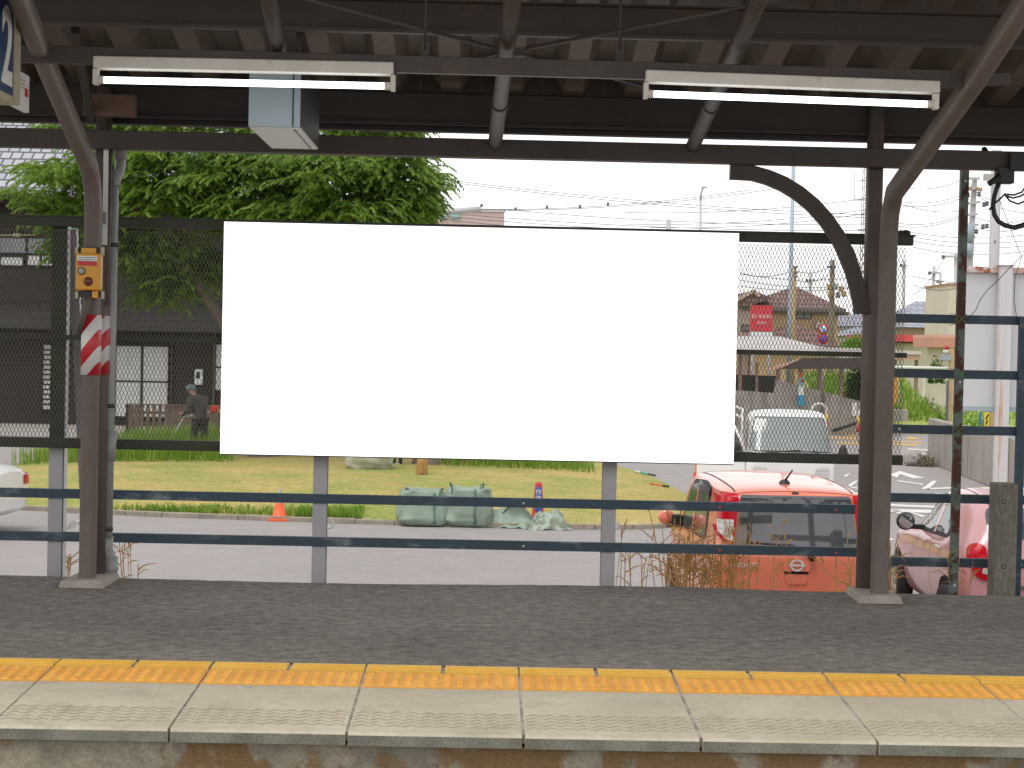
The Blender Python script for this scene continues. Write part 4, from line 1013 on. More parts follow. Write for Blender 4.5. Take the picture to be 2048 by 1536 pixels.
# ================================================================== SMALL THINGS ON THE ISLAND AND KERB
M['bag'] = pm('bag', (.215, .285, .22), (.275, .345, .27), scale=6, rough=.5, bump=.7, bscale=9, fine=.08)
M['bag_band'] = pm('bag_band', (.09, .165, .14), rough=.6)
M['sack'] = pm('sack', (.36, .36, .28), (.42, .41, .32), scale=5, rough=.6, bump=.6, bscale=9, c3=(.30, .24, .18), scale3=2.5, lo3=.55, hi3=.7)
M['camo'] = pm('camo', (.34, .42, .34), (.20, .22, .16), scale=7, rough=.7, bump=.3, lo=.45, hi=.55)
from mathutils import noise as mnoise
def wrinkle(p, s_, seed):
    a = mnoise.noise(Vector((p.x * s_, p.y * s_, p.z * s_ * .8)) + Vector((seed, seed * 1.7, 0)))
    c_ = mnoise.noise(Vector((p.x * s_ * 2.7, p.y * s_ * 2.7, p.z * s_ * 1.6)) + Vector((seed * 3, 0, seed)))
    return (1 - abs(a) * 2) * .6 + (1 - abs(c_) * 2) * .3
def bag_mesh(w_, d_, h_, seed, amp=.055, topdip=.07, e=.48, flare=.03):
    b = MB(); nu, nv = 56, 34
    for j in range(nv + 1):
        v = -math.pi / 2 + math.pi * j / nv
        for i in range(nu):
            u = 2 * math.pi * i / nu
            f = lambda x, q: math.copysign(abs(x) ** q, x)
            p = Vector((f(math.cos(u), e) * f(math.cos(v), e * .7), f(math.sin(u), e) * f(math.cos(v), e * .7), f(math.sin(v), e)))
            q = Vector((p.x * w_ / 2, p.y * d_ / 2, (p.z + 1) * h_ / 2))
            k = wrinkle(q, 5.5, seed) * amp + mnoise.noise(q * 2.2 + Vector((seed, 0, 0))) * amp * 1.2
            t = q.z / h_; bul = 1 + flare * math.sin(min(1, t * 1.3) * math.pi) - .06 * t
            nrm = Vector((p.x, p.y, 0)); 
            q = Vector((q.x * bul, q.y * bul, q.z)) + nrm * k
            if t > .6: q.z += (wrinkle(q, 5, seed + 9) * amp * 1.4 - topdip * (1 - min(1, (abs(p.x) ** 4 + abs(p.y) ** 4)))) * (t - .6) / .4 + .05 * (t - .6) * math.sin(q.x * 5 + seed)
            q.z = max(0.0, q.z); b.v.append(q)
    for j in range(nv):
        for i in range(nu):
            b.f.append([j * nu + i, j * nu + (i + 1) % nu, (j + 1) * nu + (i + 1) % nu, (j + 1) * nu + i]); b.sm.append(True); b.mi.append(0)
    return b
def garden_bag(name, label, px, py, z, w_, d_, h_, seed, mat, rz=0, band=True, group=None, **k):
    q = G(px, py, z); t = thing(name, label, 'garden bag', (q.x, q.y + d_ / 2, z), rz=rz, group=group)
    o = bag_mesh(w_, d_, h_, seed, **k).build('sack_body', mat, t, local=True)
    if band:
        bpy.context.view_layer.update(); bv = BVHTree.FromObject(o, bpy.context.evaluated_depsgraph_get())
        for x in (w_ * .22,): patch(bv, [(x - .02, .05), (x + .02, .05), (x + .02, h_ * .93), (x - .02, h_ * .93)], 'rear', .006, 30, 3).build('webbing_band', M['bag_band'], t, local=True)
        m_ = MB()
        for s_ in (-1, 1): m_ = MB(); m_.tube([(s_ * w_ * .36, -d_ * .25, h_ * .9), (s_ * w_ * .40, -d_ * .32, h_ * 1.03), (s_ * w_ * .33, -d_ * .4, h_ * 1.0), (s_ * w_ * .33, -d_ * .48, h_ * .8)], .012, 6); m_.build('handle', M['bag_band'], t, local=True)
    return t
garden_bag('garden_bag', 'left of two pale green garden waste bags by the kerb', 845, 1054, -1.0, .70, .55, .555, 3, M['bag'], R(4), group='full garden waste bags by the kerb')
garden_bag('garden_bag', 'right, taller of two pale green garden waste bags by the kerb', 934, 1056, -1.0, .64, .52, .64, 11, M['bag'], R(-6), topdip=.12, group='full garden waste bags by the kerb')
garden_bag('garden_bag', 'olive green sack slumped on the lawn left of the straw broom', 738, 947, LZ + .12, .95, .6, .62, 17, M['sack'], R(3), False, flare=-.02, e=.8, amp=.07)
def cloth(w_, d_, h_, seed, mat, parent, name, px=1.0):
    b = MB(); nx, ny = 40, 30
    for j in range(ny + 1):
        for i in range(nx + 1):
            u, v = i / nx, j / ny; x, y = (u - .5) * w_, (v - .5) * d_
            r_ = math.hypot((u - .5) * 2, (v - .5) * 2)
            z = h_ * max(0, (1 - r_ ** 1.4)) ** .8 * (.75 + .5 * mnoise.noise(Vector((u * 3 + seed, v * 3, seed)))) + abs(wrinkle(Vector((x * 1.4, y * 1.4, 0)), 5, seed)) * .07 * (1.15 - r_ * .6)
            x += mnoise.noise(Vector((u * 4, v * 4, seed + 3))) * .08; y += mnoise.noise(Vector((u * 4, v * 4, seed + 7))) * .08
            b.v.append(Vector((x, y, max(.004, z))))
    for j in range(ny):
        for i in range(nx): b.f.append([j * (nx + 1) + i, j * (nx + 1) + i + 1, (j + 1) * (nx + 1) + i + 1, (j + 1) * (nx + 1) + i]); b.sm.append(True); b.mi.append(0)
    return b.build(name, mat, parent, local=True, solid=.006)
q = G(1022, 1057, -1.0)
t = thing('garden_bag', 'empty pale green bag lying collapsed beside the red cone', 'garden bag', (q.x, q.y + .30, -1.0), rz=R(-8))
cloth(.86, .66, .36, 4, M['bag'], t, 'folded_sheet')
m_ = MB()
for k in range(21):
    u = k / 20; x = -.34 + .68 * u; z = .06 + .40 * u ** .8 - .05 * math.sin(u * 9)
    m_.v += [Vector((x, -.16 + .04 * math.sin(u * 7), z)), Vector((x + .05, .12 + .03 * math.cos(u * 6), z + .05 + .02 * math.sin(u * 11)))]
for k in range(20): m_.f.append([2 * k, 2 * k + 2, 2 * k + 3, 2 * k + 1]); m_.sm.append(True); m_.mi.append(0)
m_.build('flap', M['bag'], t, local=True, solid=.008)
q = G(1098, 1061, -1.0)
t = thing('cloth_heap', 'crumpled camouflage cloth heaped in front of the red cone', 'cloth', (q.x, q.y + .26, -1.0), rz=R(5))
cloth(.66, .50, .36, 9, M['camo'], t, 'cloth_sheet')

def cone(label, px, py, z, h_, r_, cols, base_c, name='traffic_cone', rot=0):
    q = G(px, py, z); t = thing(name, label, 'traffic cone', (q.x, q.y + r_, z), rz=rot)
    m_ = MB(); m_.box((0, 0, .02), (r_ * 2.1, r_ * 2.1, .04)); m_.build('base', base_c, t, local=True, bevel=.008)
    zz = .04
    for i, (f, mt, nm) in enumerate(cols):
        z2 = .04 + (h_ - .04) * f
        rad = lambda zc_: r_ * .78 * (1 - (zc_ - .04) / (h_ * (1.13 if h_ < .6 else 1.9)))
        pr = [(rad(zz), zz), (rad(z2), z2)]
        if i == len(cols) - 1: pr += [(rad(z2) * .85, z2 + .018), (rad(z2) * .5, z2 + .03), (0, z2 + .034)]
        if i == 0: pr = [(rad(zz) + .02, zz)] + pr
        m_ = MB(); m_.lathe(pr, n=24); m_.build(nm, mt, t, local=True); zz = z2
    return t
M['cone_orange'] = pm('cone_orange', (.85, .13, .03), (.78, .13, .04), scale=8, rough=.5)
cone('small orange cone with pale grey top at the kerb', 556, 1043, -1.0, .46, .145, [(.55, M['cone_orange'], 'cone_body'), (1, M['post_grey'], 'pale_sleeve')], M['cone_orange'])
rc = cone('red cone with blue lettered label behind the crumpled cloths', 1076, 1051, -1.0, .62, .135, [(.62, M['red'], 'cone_body'), (1, M['red'], 'cone_tip')], M['red'])
M['label_blue'] = pm('label_blue', (.03, .12, .42), rough=.4)
m_ = MB(); m_.prism([(-.05, -.125, .22), (.05, -.125, .22), (.042, -.098, .58), (-.042, -.098, .58)], (0, .012, 0)); lb = m_.build('label_panel', M['label_blue'], rc, local=True)
for z_, ch in ((.50, '作'), (.40, '業'), (.30, '中')):
    yy = -.125 + (z_ - .22) / .36 * .027
    text_obj('lettering', ch, .095, M['white_paint'], lb, (0, yy - .004, z_), (R(85.7), 0, 0), .001)
# broom leaning on the tree trunk
q = G(843, 957, LZ + .12); bt = thing('straw_broom', 'yellow straw broom leaning against the tree trunk', 'broom', (q.x, q.y, LZ + .12))
rg = random.Random(12)
m_ = MB()
for k in range(220):
    a = rg.uniform(0, 6.28); r_ = math.sqrt(rg.random()) * .12; l = .62 * rg.uniform(.8, 1)
    p1 = Vector((math.cos(a) * r_ + .0, math.sin(a) * r_ * .7, .62 - l)); p0 = Vector((math.cos(a) * r_ * .16 + .03, math.sin(a) * r_ * .15 + .1, .62))
    m_.tube([p0, p0.lerp(p1, .5) + Vector((math.cos(a), math.sin(a), 0)) * r_ * .22, p1], [.004, .004, .0025], 4, False)
m_.build('bristles', M['straw'], bt, local=True)
m_ = MB(); m_.tube([(.03, .1, .55), (.10, .50, 1.55)], .014, 8); m_.build('handle', M['tan'], bt, local=True)
m_ = MB(); m_.tube([(.026, .085, .54), (.034, .115, .60)], .034, 10); m_.build('binding', M['black'], bt, local=True)
# dark bundle by the sack
q = G(792, 938, LZ + .1); tt = thing('leaf_blower', 'dark garden blower set down right of the olive sack', 'garden blower', (q.x, q.y + .15, LZ + .1))
m_ = MB(); m_.box((-.06, 0, .2), (.09, .2, .34)); m_.build('engine', M['black'], tt, local=True, bevel=.03)
m_ = MB(); m_.box((.08, 0, .2), (.07, .18, .34)); m_.build('fan_case', M['trim'], tt, local=True, bevel=.03)
m_ = MB(); m_.box((0, -.03, .07), (.18, .16, .09)); m_.build('tank', M['sack'], tt, local=True, bevel=.03)
m_ = MB(); m_.tube([(-.1, -.12, .03), (0, -.16, .02), (.13, -.1, .05)], .014, 8); m_.build('base_bar', M['tan'], tt, local=True)
def ground_tool(name, label, cat, a, c_, parts, z=LZ + .05):
    A, B_ = G(*a, z), G(*c_, z); t = thing(name, label, cat, A)
    for (f0, f1, r_, mt, nm) in parts:
        m_ = MB(); m_.tube([A.lerp(B_, f0), A.lerp(B_, f1)], r_, 8); m_.build(nm, mt, t)
    return t
M['teal'] = pm('teal', (.05, .42, .36), rough=.4)
ground_tool('hedge_shears', 'hedge shears with green grips lying at the lawn edge', 'shears', (1268, 942), (1310, 951), [(0, .35, .02, M['white_paint'], 'blade'), (.35, .7, .024, M['teal'], 'grip'), (.7, 1, .02, M['trim'], 'handle')])
ground_tool('garden_saw', 'thin red handled tool lying on the lawn below the shears', 'tool', (1300, 967), (1337, 973), [(0, .7, .014, M['orange_red'], 'shaft'), (.7, 1, .02, M['trim'], 'handle')])
ground_tool('metal_rod', 'short shiny metal stick on the lawn above the bags', 'rod', (930, 968), (945, 964), [(0, .7, .012, M['white_paint'], 'shaft'), (.7, 1, .02, M['white_paint'], 'end')], LZ + .1)
q = G(603, 986, LZ + .03); t = thing('marker_block', 'small pale plastic marker standing in the lawn', 'marker', q)
m_ = MB(); m_.box((q.x, q.y, q.z + .045), (.065, .05, .10)); m_.build('block', M['sign_grey_under'], t, bevel=.01)
q = G(695, 1047, -1.0); t = thing('fallen_leaf', 'brown curled leaf lying on the road by the kerb', 'leaf', q)
m_ = MB(); m_.add([q + Vector(v) for v in ((-.05, 0, .004), (0, -.02, .02), (.05, 0, .004), (0, .02, .03))], [(0, 1, 2), (0, 2, 3)]); m_.build('leaf_blade', pm('brown_leaf', (.25, .12, .06)), t, solid=.003)

# ================================================================== TREES
M['bark'] = pm('bark', (.16, .125, .105), (.24, .195, .17), scale=5, rough=.95, bump=.8, stretch=(1, 1, .3), fine=.3)
def leafset(name, c1, c2): return leafmat(name, c1, c2, 1.2, .42)
M['leaf_light'] = leafset('leaf_light', (.085, .170, .024), (.225, .345, .048))
def spray(b, p, d, L, rg, lw=.016, ll=.085):
    """a drooping twig with lance-shaped leaves hanging on both sides"""
    d = Vector(d).normalized(); side = d.cross(Vector((0, 0, 1)))
    if side.length < .1: side = Vector((1, 0, 0))
    side.normalize(); n_ = max(5, int(L / .045)); q = Vector(p)
    pts = []
    for i in range(n_):
        t = i / (n_ - 1); dd = (d + Vector((0, 0, -1.1 * t ** 1.6))).normalized(); q = q + dd * (L / n_); pts.append((q.copy(), dd))
    for i, (q, dd) in enumerate(pts):
        for s_ in (-1, 1):
            if rg.random() < .1: continue
            l = ll * rg.uniform(.7, 1.25) * (1.05 - .35 * i / n_)
            ld = (dd * .55 + side * s_ * rg.uniform(.45, .95) + Vector((0, 0, -rg.uniform(.35, 1.0)))).normalized()
            up = ld.cross(dd); up = up.normalized() if up.length > .05 else side
            ww = ld.cross(up).normalized() * lw * rg.uniform(.8, 1.2)
            a = q; m1 = q + ld * l * .4
            b.add([a, m1 + ww, q + ld * l, m1 - ww], [(0, 1, 2), (0, 2, 3)])
def zelkova(name, label, base, height, tiers, seed, limbs, leaf=1.0, trunk_r=.24, group=None, mat=None, ll=.115):
    rg = random.Random(seed)
    t = thing(name, label, 'tree', base, group=group)
    m_ = MB(); B0 = Vector(base)
    m_.tube([B0 + Vector((0, 0, -.1)), B0 + Vector((.0, 0, .12)), B0 + Vector((.02, 0, .5)), B0 + Vector((.05, .05, 1.6)), B0 + Vector((-.05, .1, height * .55)), B0 + Vector((.1, .1, height * .9))], [trunk_r * 1.75, trunk_r * 1.2, trunk_r, trunk_r * .85, trunk_r * .5, .03], 16)
    m_.build('trunk', M['bark'], t)
    for pth, rr_ in limbs:
        m_ = MB(); m_.tube(pth, rr_, 10); m_.build('limb', M['bark'], t)
    b = MB()
    for (c_, rx, ry, rz_, nb) in tiers:
        c_ = Vector(c_)
        for k in range(int(nb * 1.5)):
            # a bough: flat fan of sprays at some place in the tier
            a = rg.uniform(0, 6.283); rad = rg.random() ** .45
            o_ = Vector((math.cos(a) * rad * rx, math.sin(a) * rad * ry, rg.uniform(-1, 1) * rz_ * math.sqrt(max(0, 1 - rad * rad * .75))))
            out = Vector((o_.x / rx, o_.y / ry, .12)); 
            if out.length < .2: out = Vector((rg.uniform(-1, 1), rg.uniform(-1, 1), .2))
            out.normalize(); q0 = c_ + o_
            for s_ in range(rg.randint(6, 9)):
                yaw = rg.gauss(0, .6); d = Vector((out.x * math.cos(yaw) - out.y * math.sin(yaw), out.x * math.sin(yaw) + out.y * math.cos(yaw), rg.uniform(-.1, .35)))
                spray(b, q0 + Vector((rg.gauss(0, .14), rg.gauss(0, .14), rg.gauss(0, .06))) - out * rg.uniform(0, .25), d, rg.uniform(.35, .65) * leaf, rg, .022 * leaf, ll)
    b.build('crown', mat or M['leaf_light'], t)
    return t
def tp(px, py, Y): return P(px, py, Y)
b1 = G(528, 918, LZ + .12); b2 = G(852, 934, LZ + .12)
Y1, Y2 = b1.y, b2.y
T1 = []
for (px, py, rx, ry, rz_, nb, dY) in ((150, 345, .85, 1.3, .42, 40, -1.0), (165, 435, .85, 1.2, .4, 34, -.5), (75, 392, .42, .8, .2, 8, -.6), (330, 330, 1.2, 1.6, .5, 55, -1.2), (340, 410, 1.2, 1.6, .5, 55, -.9), (480, 350, 1.2, 1.7, .55, 60, -1.4), (520, 430, 1.2, 1.6, .45, 50, -1.2),
                                     (300, 500, 1.0, 1.3, .5, 46, -.2), (390, 530, .8, 1.2, .5, 34, -.2), (340, 580, .55, .8, .3, 13, 0), (150, 500, .45, .7, .35, 9, -.2), (400, 260, 2.2, 2.2, .6, 90, 0), (210, 265, 1.2, 1.8, .5, 46, 0), (420, 160, 2.6, 2.6, .7, 50, .5)):
    T1.append((tp(px, py, Y1 + dY), rx, ry, rz_, nb))
k1 = [([b1 + Vector((0, 0, 1.3)), tp(446, 640, Y1), tp(410, 590, Y1 - .1), tp(384, 548, Y1 - .2), tp(330, 470, Y1 - .4)], [.15, .125, .10, .085, .04]),
      ([b1 + Vector((0, 0, 1.8)), tp(560, 500, Y1 + .3), tp(620, 400, Y1 + .6)], [.13, .09, .04]), ([tp(384, 548, Y1 - .2), tp(300, 520, Y1), tp(200, 430, Y1 - .4)], [.07, .05, .025]), ([b1 + Vector((0, 0, 2.2)), tp(450, 430, Y1 - .5), tp(420, 300, Y1 - .6)], [.1, .06, .03])]
zelkova('broadleaf_tree', 'left of two broad green trees, in front of the dark house', b1, 7.5, T1, 51, k1, 1.0, .27, 'broad green trees on the island')
T2 = []
for (px, py, rx, ry, rz_, nb, dY) in ((660, 345, 1.1, 1.6, .5, 50, -1.0), (780, 340, .85, 1.3, .5, 40, -.8), (700, 420, 1.15, 1.5, .45, 52, -.8), (800, 400, .62, 1.0, .35, 26, -.6), (840, 405, .34, .6, .18, 6, -.5), (790, 435, .55, .9, .2, 16, -.6), (620, 300, 1.6, 2.0, .5, 60, 0), (740, 265, 1.05, 1.6, .5, 40, 0), (600, 440, 1.0, 1.4, .4, 36, -.5), (700, 190, 1.3, 2, .6, 30, .3), (700, 520, 1.2, 1.2, .4, 12, 0)):
    T2.append((tp(px, py, Y2 + dY), rx, ry, rz_, nb))
k2 = [([b2 + Vector((0, 0, 1.6)), tp(820, 560, Y2), tp(780, 440, Y2 - .2), tp(760, 350, Y2 - .3)], [.15, .11, .07, .03]), ([b2 + Vector((0, 0, 1.9)), tp(760, 540, Y2 + .2), tp(660, 420, Y2 + .2)], [.12, .08, .03])]
zelkova('broadleaf_tree', 'right of two broad green trees, its trunk behind the straw broom', b2, 6.6, T2, 52, k2, 1.0, .235, 'broad green trees on the island')

def bush(name, label, c_, rx, ry, rz_, n_, seed, mat, cat='bush', ls=.12):
    rg = random.Random(seed); t = thing(name, label, cat, (c_[0], c_[1], c_[2]))
    b = MB(); C_ = Vector(c_)
    for k in range(n_):
        a, e_ = rg.uniform(0, 6.283), math.asin(rg.uniform(-.2, 1)); r_ = rg.uniform(.6, 1) * (1 + .18 * math.sin(a * 3 + seed) + .12 * math.sin(e_ * 5 + a * 5))
        p = C_ + Vector((math.cos(a) * math.cos(e_) * rx * r_, math.sin(a) * math.cos(e_) * ry * r_, max(0, math.sin(e_)) * rz_ * r_ * 1.0 + .02))
        u = Vector((rg.uniform(-1, 1), rg.uniform(-1, 1), rg.uniform(-.4, 1))).normalized(); v = u.cross(Vector((rg.uniform(-1, 1), rg.uniform(-1, 1), rg.uniform(-1, 1)))).normalized(); l = ls * rg.uniform(.6, 1.4)
        b.add([p, p + u * l * .5 + v * l * .3, p + u * l, p + u * l * .5 - v * l * .3], [(0, 1, 2), (0, 2, 3)])
    b.build('foliage', mat, t)
    m_ = MB(); m_.tube([C_ + Vector((0, 0, -.05)), C_ + Vector((.02, 0, rz_ * .6))], [.04, .02], 6); m_.build('stem', M['bark'], t)
    return t
M['leaf_dark'] = leafset('leaf_dark', (.035, .09, .018), (.06, .14, .025))
M['leaf_bright'] = leafset('leaf_bright', (.16, .32, .025), (.25, .40, .05))
M['leaf_brown'] = leafset('leaf_brown', (.22, .18, .12), (.28, .25, .14))

# ================================================================== LEFT: dark wooden house, plank fence, worker
YH = 53.0
M['dark_wood'] = pm('dark_wood', (.026, .020, .016), (.038, .029, .023), scale=1.5, rough=.85, stretch=(1, 1, 6), fine=.15)
M['grey_tile'] = brickmat('grey_tile', (.34, .34, .37), (.40, .40, .43), (.08, .08, .1), .34, .26, .5, .5, 'xz', .03, .5)
M['dark_tile'] = brickmat('dark_tile', (.022, .019, .018), (.028, .024, .022), (.014, .012, .011), .34, .22, .5, .5, 'xz', .03, .5)
M['curtain'] = pm('curtain', (.66, .66, .62), (.52, .52, .48), scale=2, rough=.25, stretch=(5, 1, .4), spec=.6)
M['screen_glass'] = pm('screen_glass', (.26, .27, .27), (.17, .18, .18), scale=1, rough=.2)
dh = thing('wooden_house', 'dark two storey wooden house with grey tiled roof behind the left tree', 'house', (P(200, 850, YH).x, YH, -1))
xa, xb = P(-330, 700, YH).x, P(640, 700, YH).x
ze = P(100, 392, YH).z
m_ = MB(); m_.mm((xa, YH, -1), (xb, YH + 9, ze)); m_.build('wall', M['dark_wood'], dh)
zr = ze + 3.4
m_ = MB()
A = [(xa - .9, YH - .9, ze - .05), (xb + .9, YH - .9, ze - .05), (xb + .9, YH + 9.9, ze - .05), (xa - .9, YH + 9.9, ze - .05), (xa + 3, YH + 4.5, zr), (xb - 3, YH + 4.5, zr)]
m_.add(A, [(0, 1, 5, 4), (1, 2, 5), (2, 3, 4, 5), (3, 0, 4), (3, 2, 1, 0)]); m_.build('roof', M['grey_tile'], dh)
m_ = MB(); m_.mm((xa - .95, YH - 1.0, ze - .22), (xb + .95, YH - .86, ze - .02)); m_.mm((xa - .95, YH - .85, ze - .30), (xb + .95, YH + .05, ze - .22)); m_.build('eave_board', M['dark_wood'], dh)
m_ = MB(); m_.tube([(xa - .9, YH - 1.08, ze - .1), (xb + .9, YH - 1.08, ze - .1)], .06, 8); m_.build('gutter', M['trim'], dh)
z1, z2 = P(100, 600, YH).z, P(100, 650, YH - 1.1).z
m_ = MB(); m_.prism([(xa - .3, YH - .01, z1), (xa - .3, YH - 1.2, z2), (xa - .3, YH - 1.2, z2 - .12), (xa - .3, YH - .01, z2 - .1)], (xb - xa + .6, 0, 0)); m_.build('lower_roof', M['dark_tile'], dh)
def win(px0, py0, px1, py1, Y, parent, glass, frame, mull=1, bars=0, name='window'):
    a, c_ = P(px0, py1, Y), P(px1, py0, Y); w_ = .05
    f = MB(); f.mm((a.x - w_, Y - .06, a.z - w_), (c_.x + w_, Y, a.z)); f.mm((a.x - w_, Y - .06, c_.z), (c_.x + w_, Y, c_.z + w_)); f.mm((a.x - w_, Y - .06, a.z), (a.x, Y, c_.z)); f.mm((c_.x, Y - .06, a.z), (c_.x + w_, Y, c_.z))
    for k in range(mull): x = a.x + (c_.x - a.x) * (k + 1) / (mull + 1); f.mm((x - .035, Y - .055, a.z), (x + .035, Y - .001, c_.z))
    for k in range(bars): z = a.z + (c_.z - a.z) * (k + 1) / (bars + 1); f.mm((a.x, Y - .05, z - .025), (c_.x, Y - .002, z + .025))
    o = f.build(name, frame, parent); g = MB(); g.mm((a.x, Y - .03, a.z), (c_.x, Y - .012, c_.z)); g.build('pane', glass, o); return o
win(231, 694, 337, 832, YH - .01, dh, M['curtain'], M['dark_wood'], 1, 1)
win(2, 515, 46, 530, YH - .01, dh, M['curtain'], M['dark_wood'], 0, 0)
win(56, 512, 108, 530, YH - .01, dh, M['curtain'], M['dark_wood'], 1, 0)
win(0, 478, 108, 505, YH - .01, dh, M['screen_glass'], M['dark_wood'], 1, 0)
win(86, 690, 104, 818, YH - .01, dh, M['curtain'], M['dark_wood'], 0, 12)
win(431, 690, 470, 780, YH - .01, dh, M['curtain'], M['dark_wood'], 1, 1)
win(-120, 690, -30, 830, YH - .01, dh, M['curtain'], M['dark_wood'], 1, 1)
m_ = MB(); m_.mm(P(340, 845, YH - .12), P(346, 655, YH)); m_.mm(P(424, 845, YH - .12), P(432, 655, YH)); m_.build('corner_post', pm('post_wood', (.10, .075, .06), (.14, .1, .08), scale=3), dh)
m_ = MB(); m_.mm(P(388, 770, YH - .14), P(407, 738, YH - .02)); mt_ = m_.build('meter_box', M['white_paint'], dh, bevel=.05)
m_ = MB(); m_.mm(P(392, 757, YH - .15), P(400, 744, YH - .141)); m_.build('meter_glass', M['trim'], mt_)
m_ = MB(); m_.mm((xa, YH - .06, -1), (xb, YH - .001, P(100, 848, YH).z)); m_.build('foundation', pm('foundation', (.33, .3, .27), (.4, .37, .33), scale=2, rough=.95), dh)
m_ = MB(); q = P(34, 470, YH - .1); m_.tube([P(-30, 471, YH - .1), P(72, 470, YH - .1)], .025, 6); m_.tube([q, P(36, 445, YH - .1)], .02, 6); m_.box(q, (.22, .1, .1)); m_.build('clothes_rail', M['tan'], dh)
wf = thing('plank_fence', 'low brown plank fence with gaps beside the house window', 'fence', (P(340, 870, 48).x, 48, -1))
m_ = MB(); xx0, xx1 = P(256, 840, 48).x, P(480, 840, 48).x; zt, zb = P(340, 811, 48).z, -1.0
pw = .17; k = 0; x = xx0
rg = random.Random(6)
while x < xx1:
    gap = 292 < (1024 + 0) and P(286, 0, 48).x < x < P(332, 0, 48).x
    m_.mm((x, 47.97, zb), (x + pw - .015, 48.0, zt - rg.uniform(0, .01)) if not gap else (x + pw - .075, 48.0, zt)); x += pw
m_.mm((xx0, 48.001, zt - .25), (xx1, 48.04, zt - .17)); m_.mm((xx0, 48.001, zb + .3), (xx1, 48.04, zb + .38)); m_.mm((xx0 - .02, 47.94, zt), (xx1, 48.05, zt + .03))
m_.build('planks', pm('plank', (.12, .082, .06), (.17, .12, .09), scale=3, rough=.85, stretch=(4, 1, .5), fine=.2), wf)
m_ = MB(); m_.mm((xx0 - .06, 47.95, zb), (xx0, 48.05, zt + .02)); m_.build('end_post', M['dark_wood'], wf)

# worker with a brush cutter
def skin(name, chains, mat, parent, root=0, sub=2):
    """chains: dict name->(pos, radius), edges list"""
    nodes, edges = chains
    me = bpy.data.meshes.new(name); keys = list(nodes); ix = {k: i for i, k in enumerate(keys)}
    me.from_pydata([nodes[k][0] for k in keys], [(ix[a], ix[c_]) for a, c_ in edges], []); me.materials.append(mat)
    o = bpy.data.objects.new(name, me); COL.objects.link(o); o.parent = parent
    md = o.modifiers.new('skin', 'SKIN'); md.use_smooth_shade = True
    for i, k in enumerate(keys):
        r_ = nodes[k][1]; me.skin_vertices[0].data[i].radius = r_ if isinstance(r_, tuple) else (r_, r_); me.skin_vertices[0].data[i].use_root = (i == root)
    s2 = o.modifiers.new('sub', 'SUBSURF'); s2.levels = s2.render_levels = sub
    bpy.context.view_layer.update()
    me2 = bpy.data.meshes.new_from_object(o.evaluated_get(bpy.context.evaluated_depsgraph_get()))
    o.modifiers.clear(); o.data = me2
    for p in me2.polygons: p.use_smooth = True
    if not me2.materials: me2.materials.append(mat)
    return o
YP = 40.5; q = G(398, 904, LZ + .12); YP = q.y
pw_ = thing('person', 'worker in dark grey jacket bending over a brush cutter in tall grass', 'person', (q.x, q.y, LZ + .10))
sk = pm('skin', (.42, .25, .17), rough=.6)
# x: to the right in the picture, -y towards the platform; the figure faces left and away, bent at the hip
nodes = {'pelvis': ((.02, 0, .80), .11), 'waist': ((-.01, .02, .95), .095), 'chest': ((-.08, .06, 1.14), (.12, .11)), 'neck': ((-.15, .10, 1.31), .06), 'head': ((-.215, .14, 1.39), .085), 'crown': ((-.25, .15, 1.47), .07),
         'hipL': ((.10, .02, .76), .10), 'kneeL': ((.10, -.02, .44), .07), 'ankL': ((.13, .03, .09), .045), 'toeL': ((.03, .06, .04), .035), 'hipR': ((-.07, -.02, .76), .10), 'kneeR': ((-.10, -.05, .44), .07), 'ankR': ((-.08, .0, .09), .045), 'toeR': ((-.19, .02, .04), .035),
         'shL': ((.06, .17, 1.2), .075), 'elL': ((-.10, .24, .98), .05), 'wrL': ((-.28, .18, .90), .034), 'shR': ((-.18, -.10, 1.2), .075), 'elR': ((-.24, -.16, .97), .05), 'wrR': ((-.38, -.10, .88), .034)}
edges = [('pelvis', 'waist'), ('waist', 'chest'), ('chest', 'neck'), ('neck', 'head'), ('head', 'crown'), ('pelvis', 'hipL'), ('hipL', 'kneeL'), ('kneeL', 'ankL'), ('ankL', 'toeL'), ('pelvis', 'hipR'), ('hipR', 'kneeR'), ('kneeR', 'ankR'), ('ankR', 'toeR'),
         ('chest', 'shL'), ('shL', 'elL'), ('elL', 'wrL'), ('chest', 'shR'), ('shR', 'elR'), ('elR', 'wrR')]
for hnd, (w0, dr) in {'L': ((-.28, .18, .90), (-1, -.25, -.25)), 'R': ((-.38, -.10, .88), (-1, .2, -.3))}.items():
    d = Vector(dr).normalized(); sd_ = Vector((0, 1, 0)); pal = Vector(w0) + d * .06
    nodes['palm' + hnd] = (tuple(pal), (.036, .02)); edges.append(('wr' + hnd, 'palm' + hnd))
    for f_, (off, ln) in enumerate(((-.03, .075), (-.01, .085), (.01, .08), (.03, .062))):
        b0 = pal + sd_ * off + d * .03; b1_ = b0 + d * ln * .5 + Vector((0, 0, -.012)); b2_ = b1_ + Vector((d.x * .2, 0, -1)).normalized() * ln * .5
        for nm_, pp_, rr_ in (('a', b0, .0095), ('b', b1_, .009), ('c', b2_, .008)): nodes[f'{hnd}{f_}{nm_}'] = (tuple(pp_), rr_)
        edges += [('palm' + hnd, f'{hnd}{f_}a'), (f'{hnd}{f_}a', f'{hnd}{f_}b'), (f'{hnd}{f_}b', f'{hnd}{f_}c')]
    t0 = pal - sd_ * .035; t1 = t0 + Vector((d.x * .03, -.03, -.025)); nodes[f'{hnd}ta'] = (tuple(t0), .011); nodes[f'{hnd}tb'] = (tuple(t1), .0095); edges += [('palm' + hnd, f'{hnd}ta'), (f'{hnd}ta', f'{hnd}tb')]
skin('body', (nodes, edges), sk, pw_)
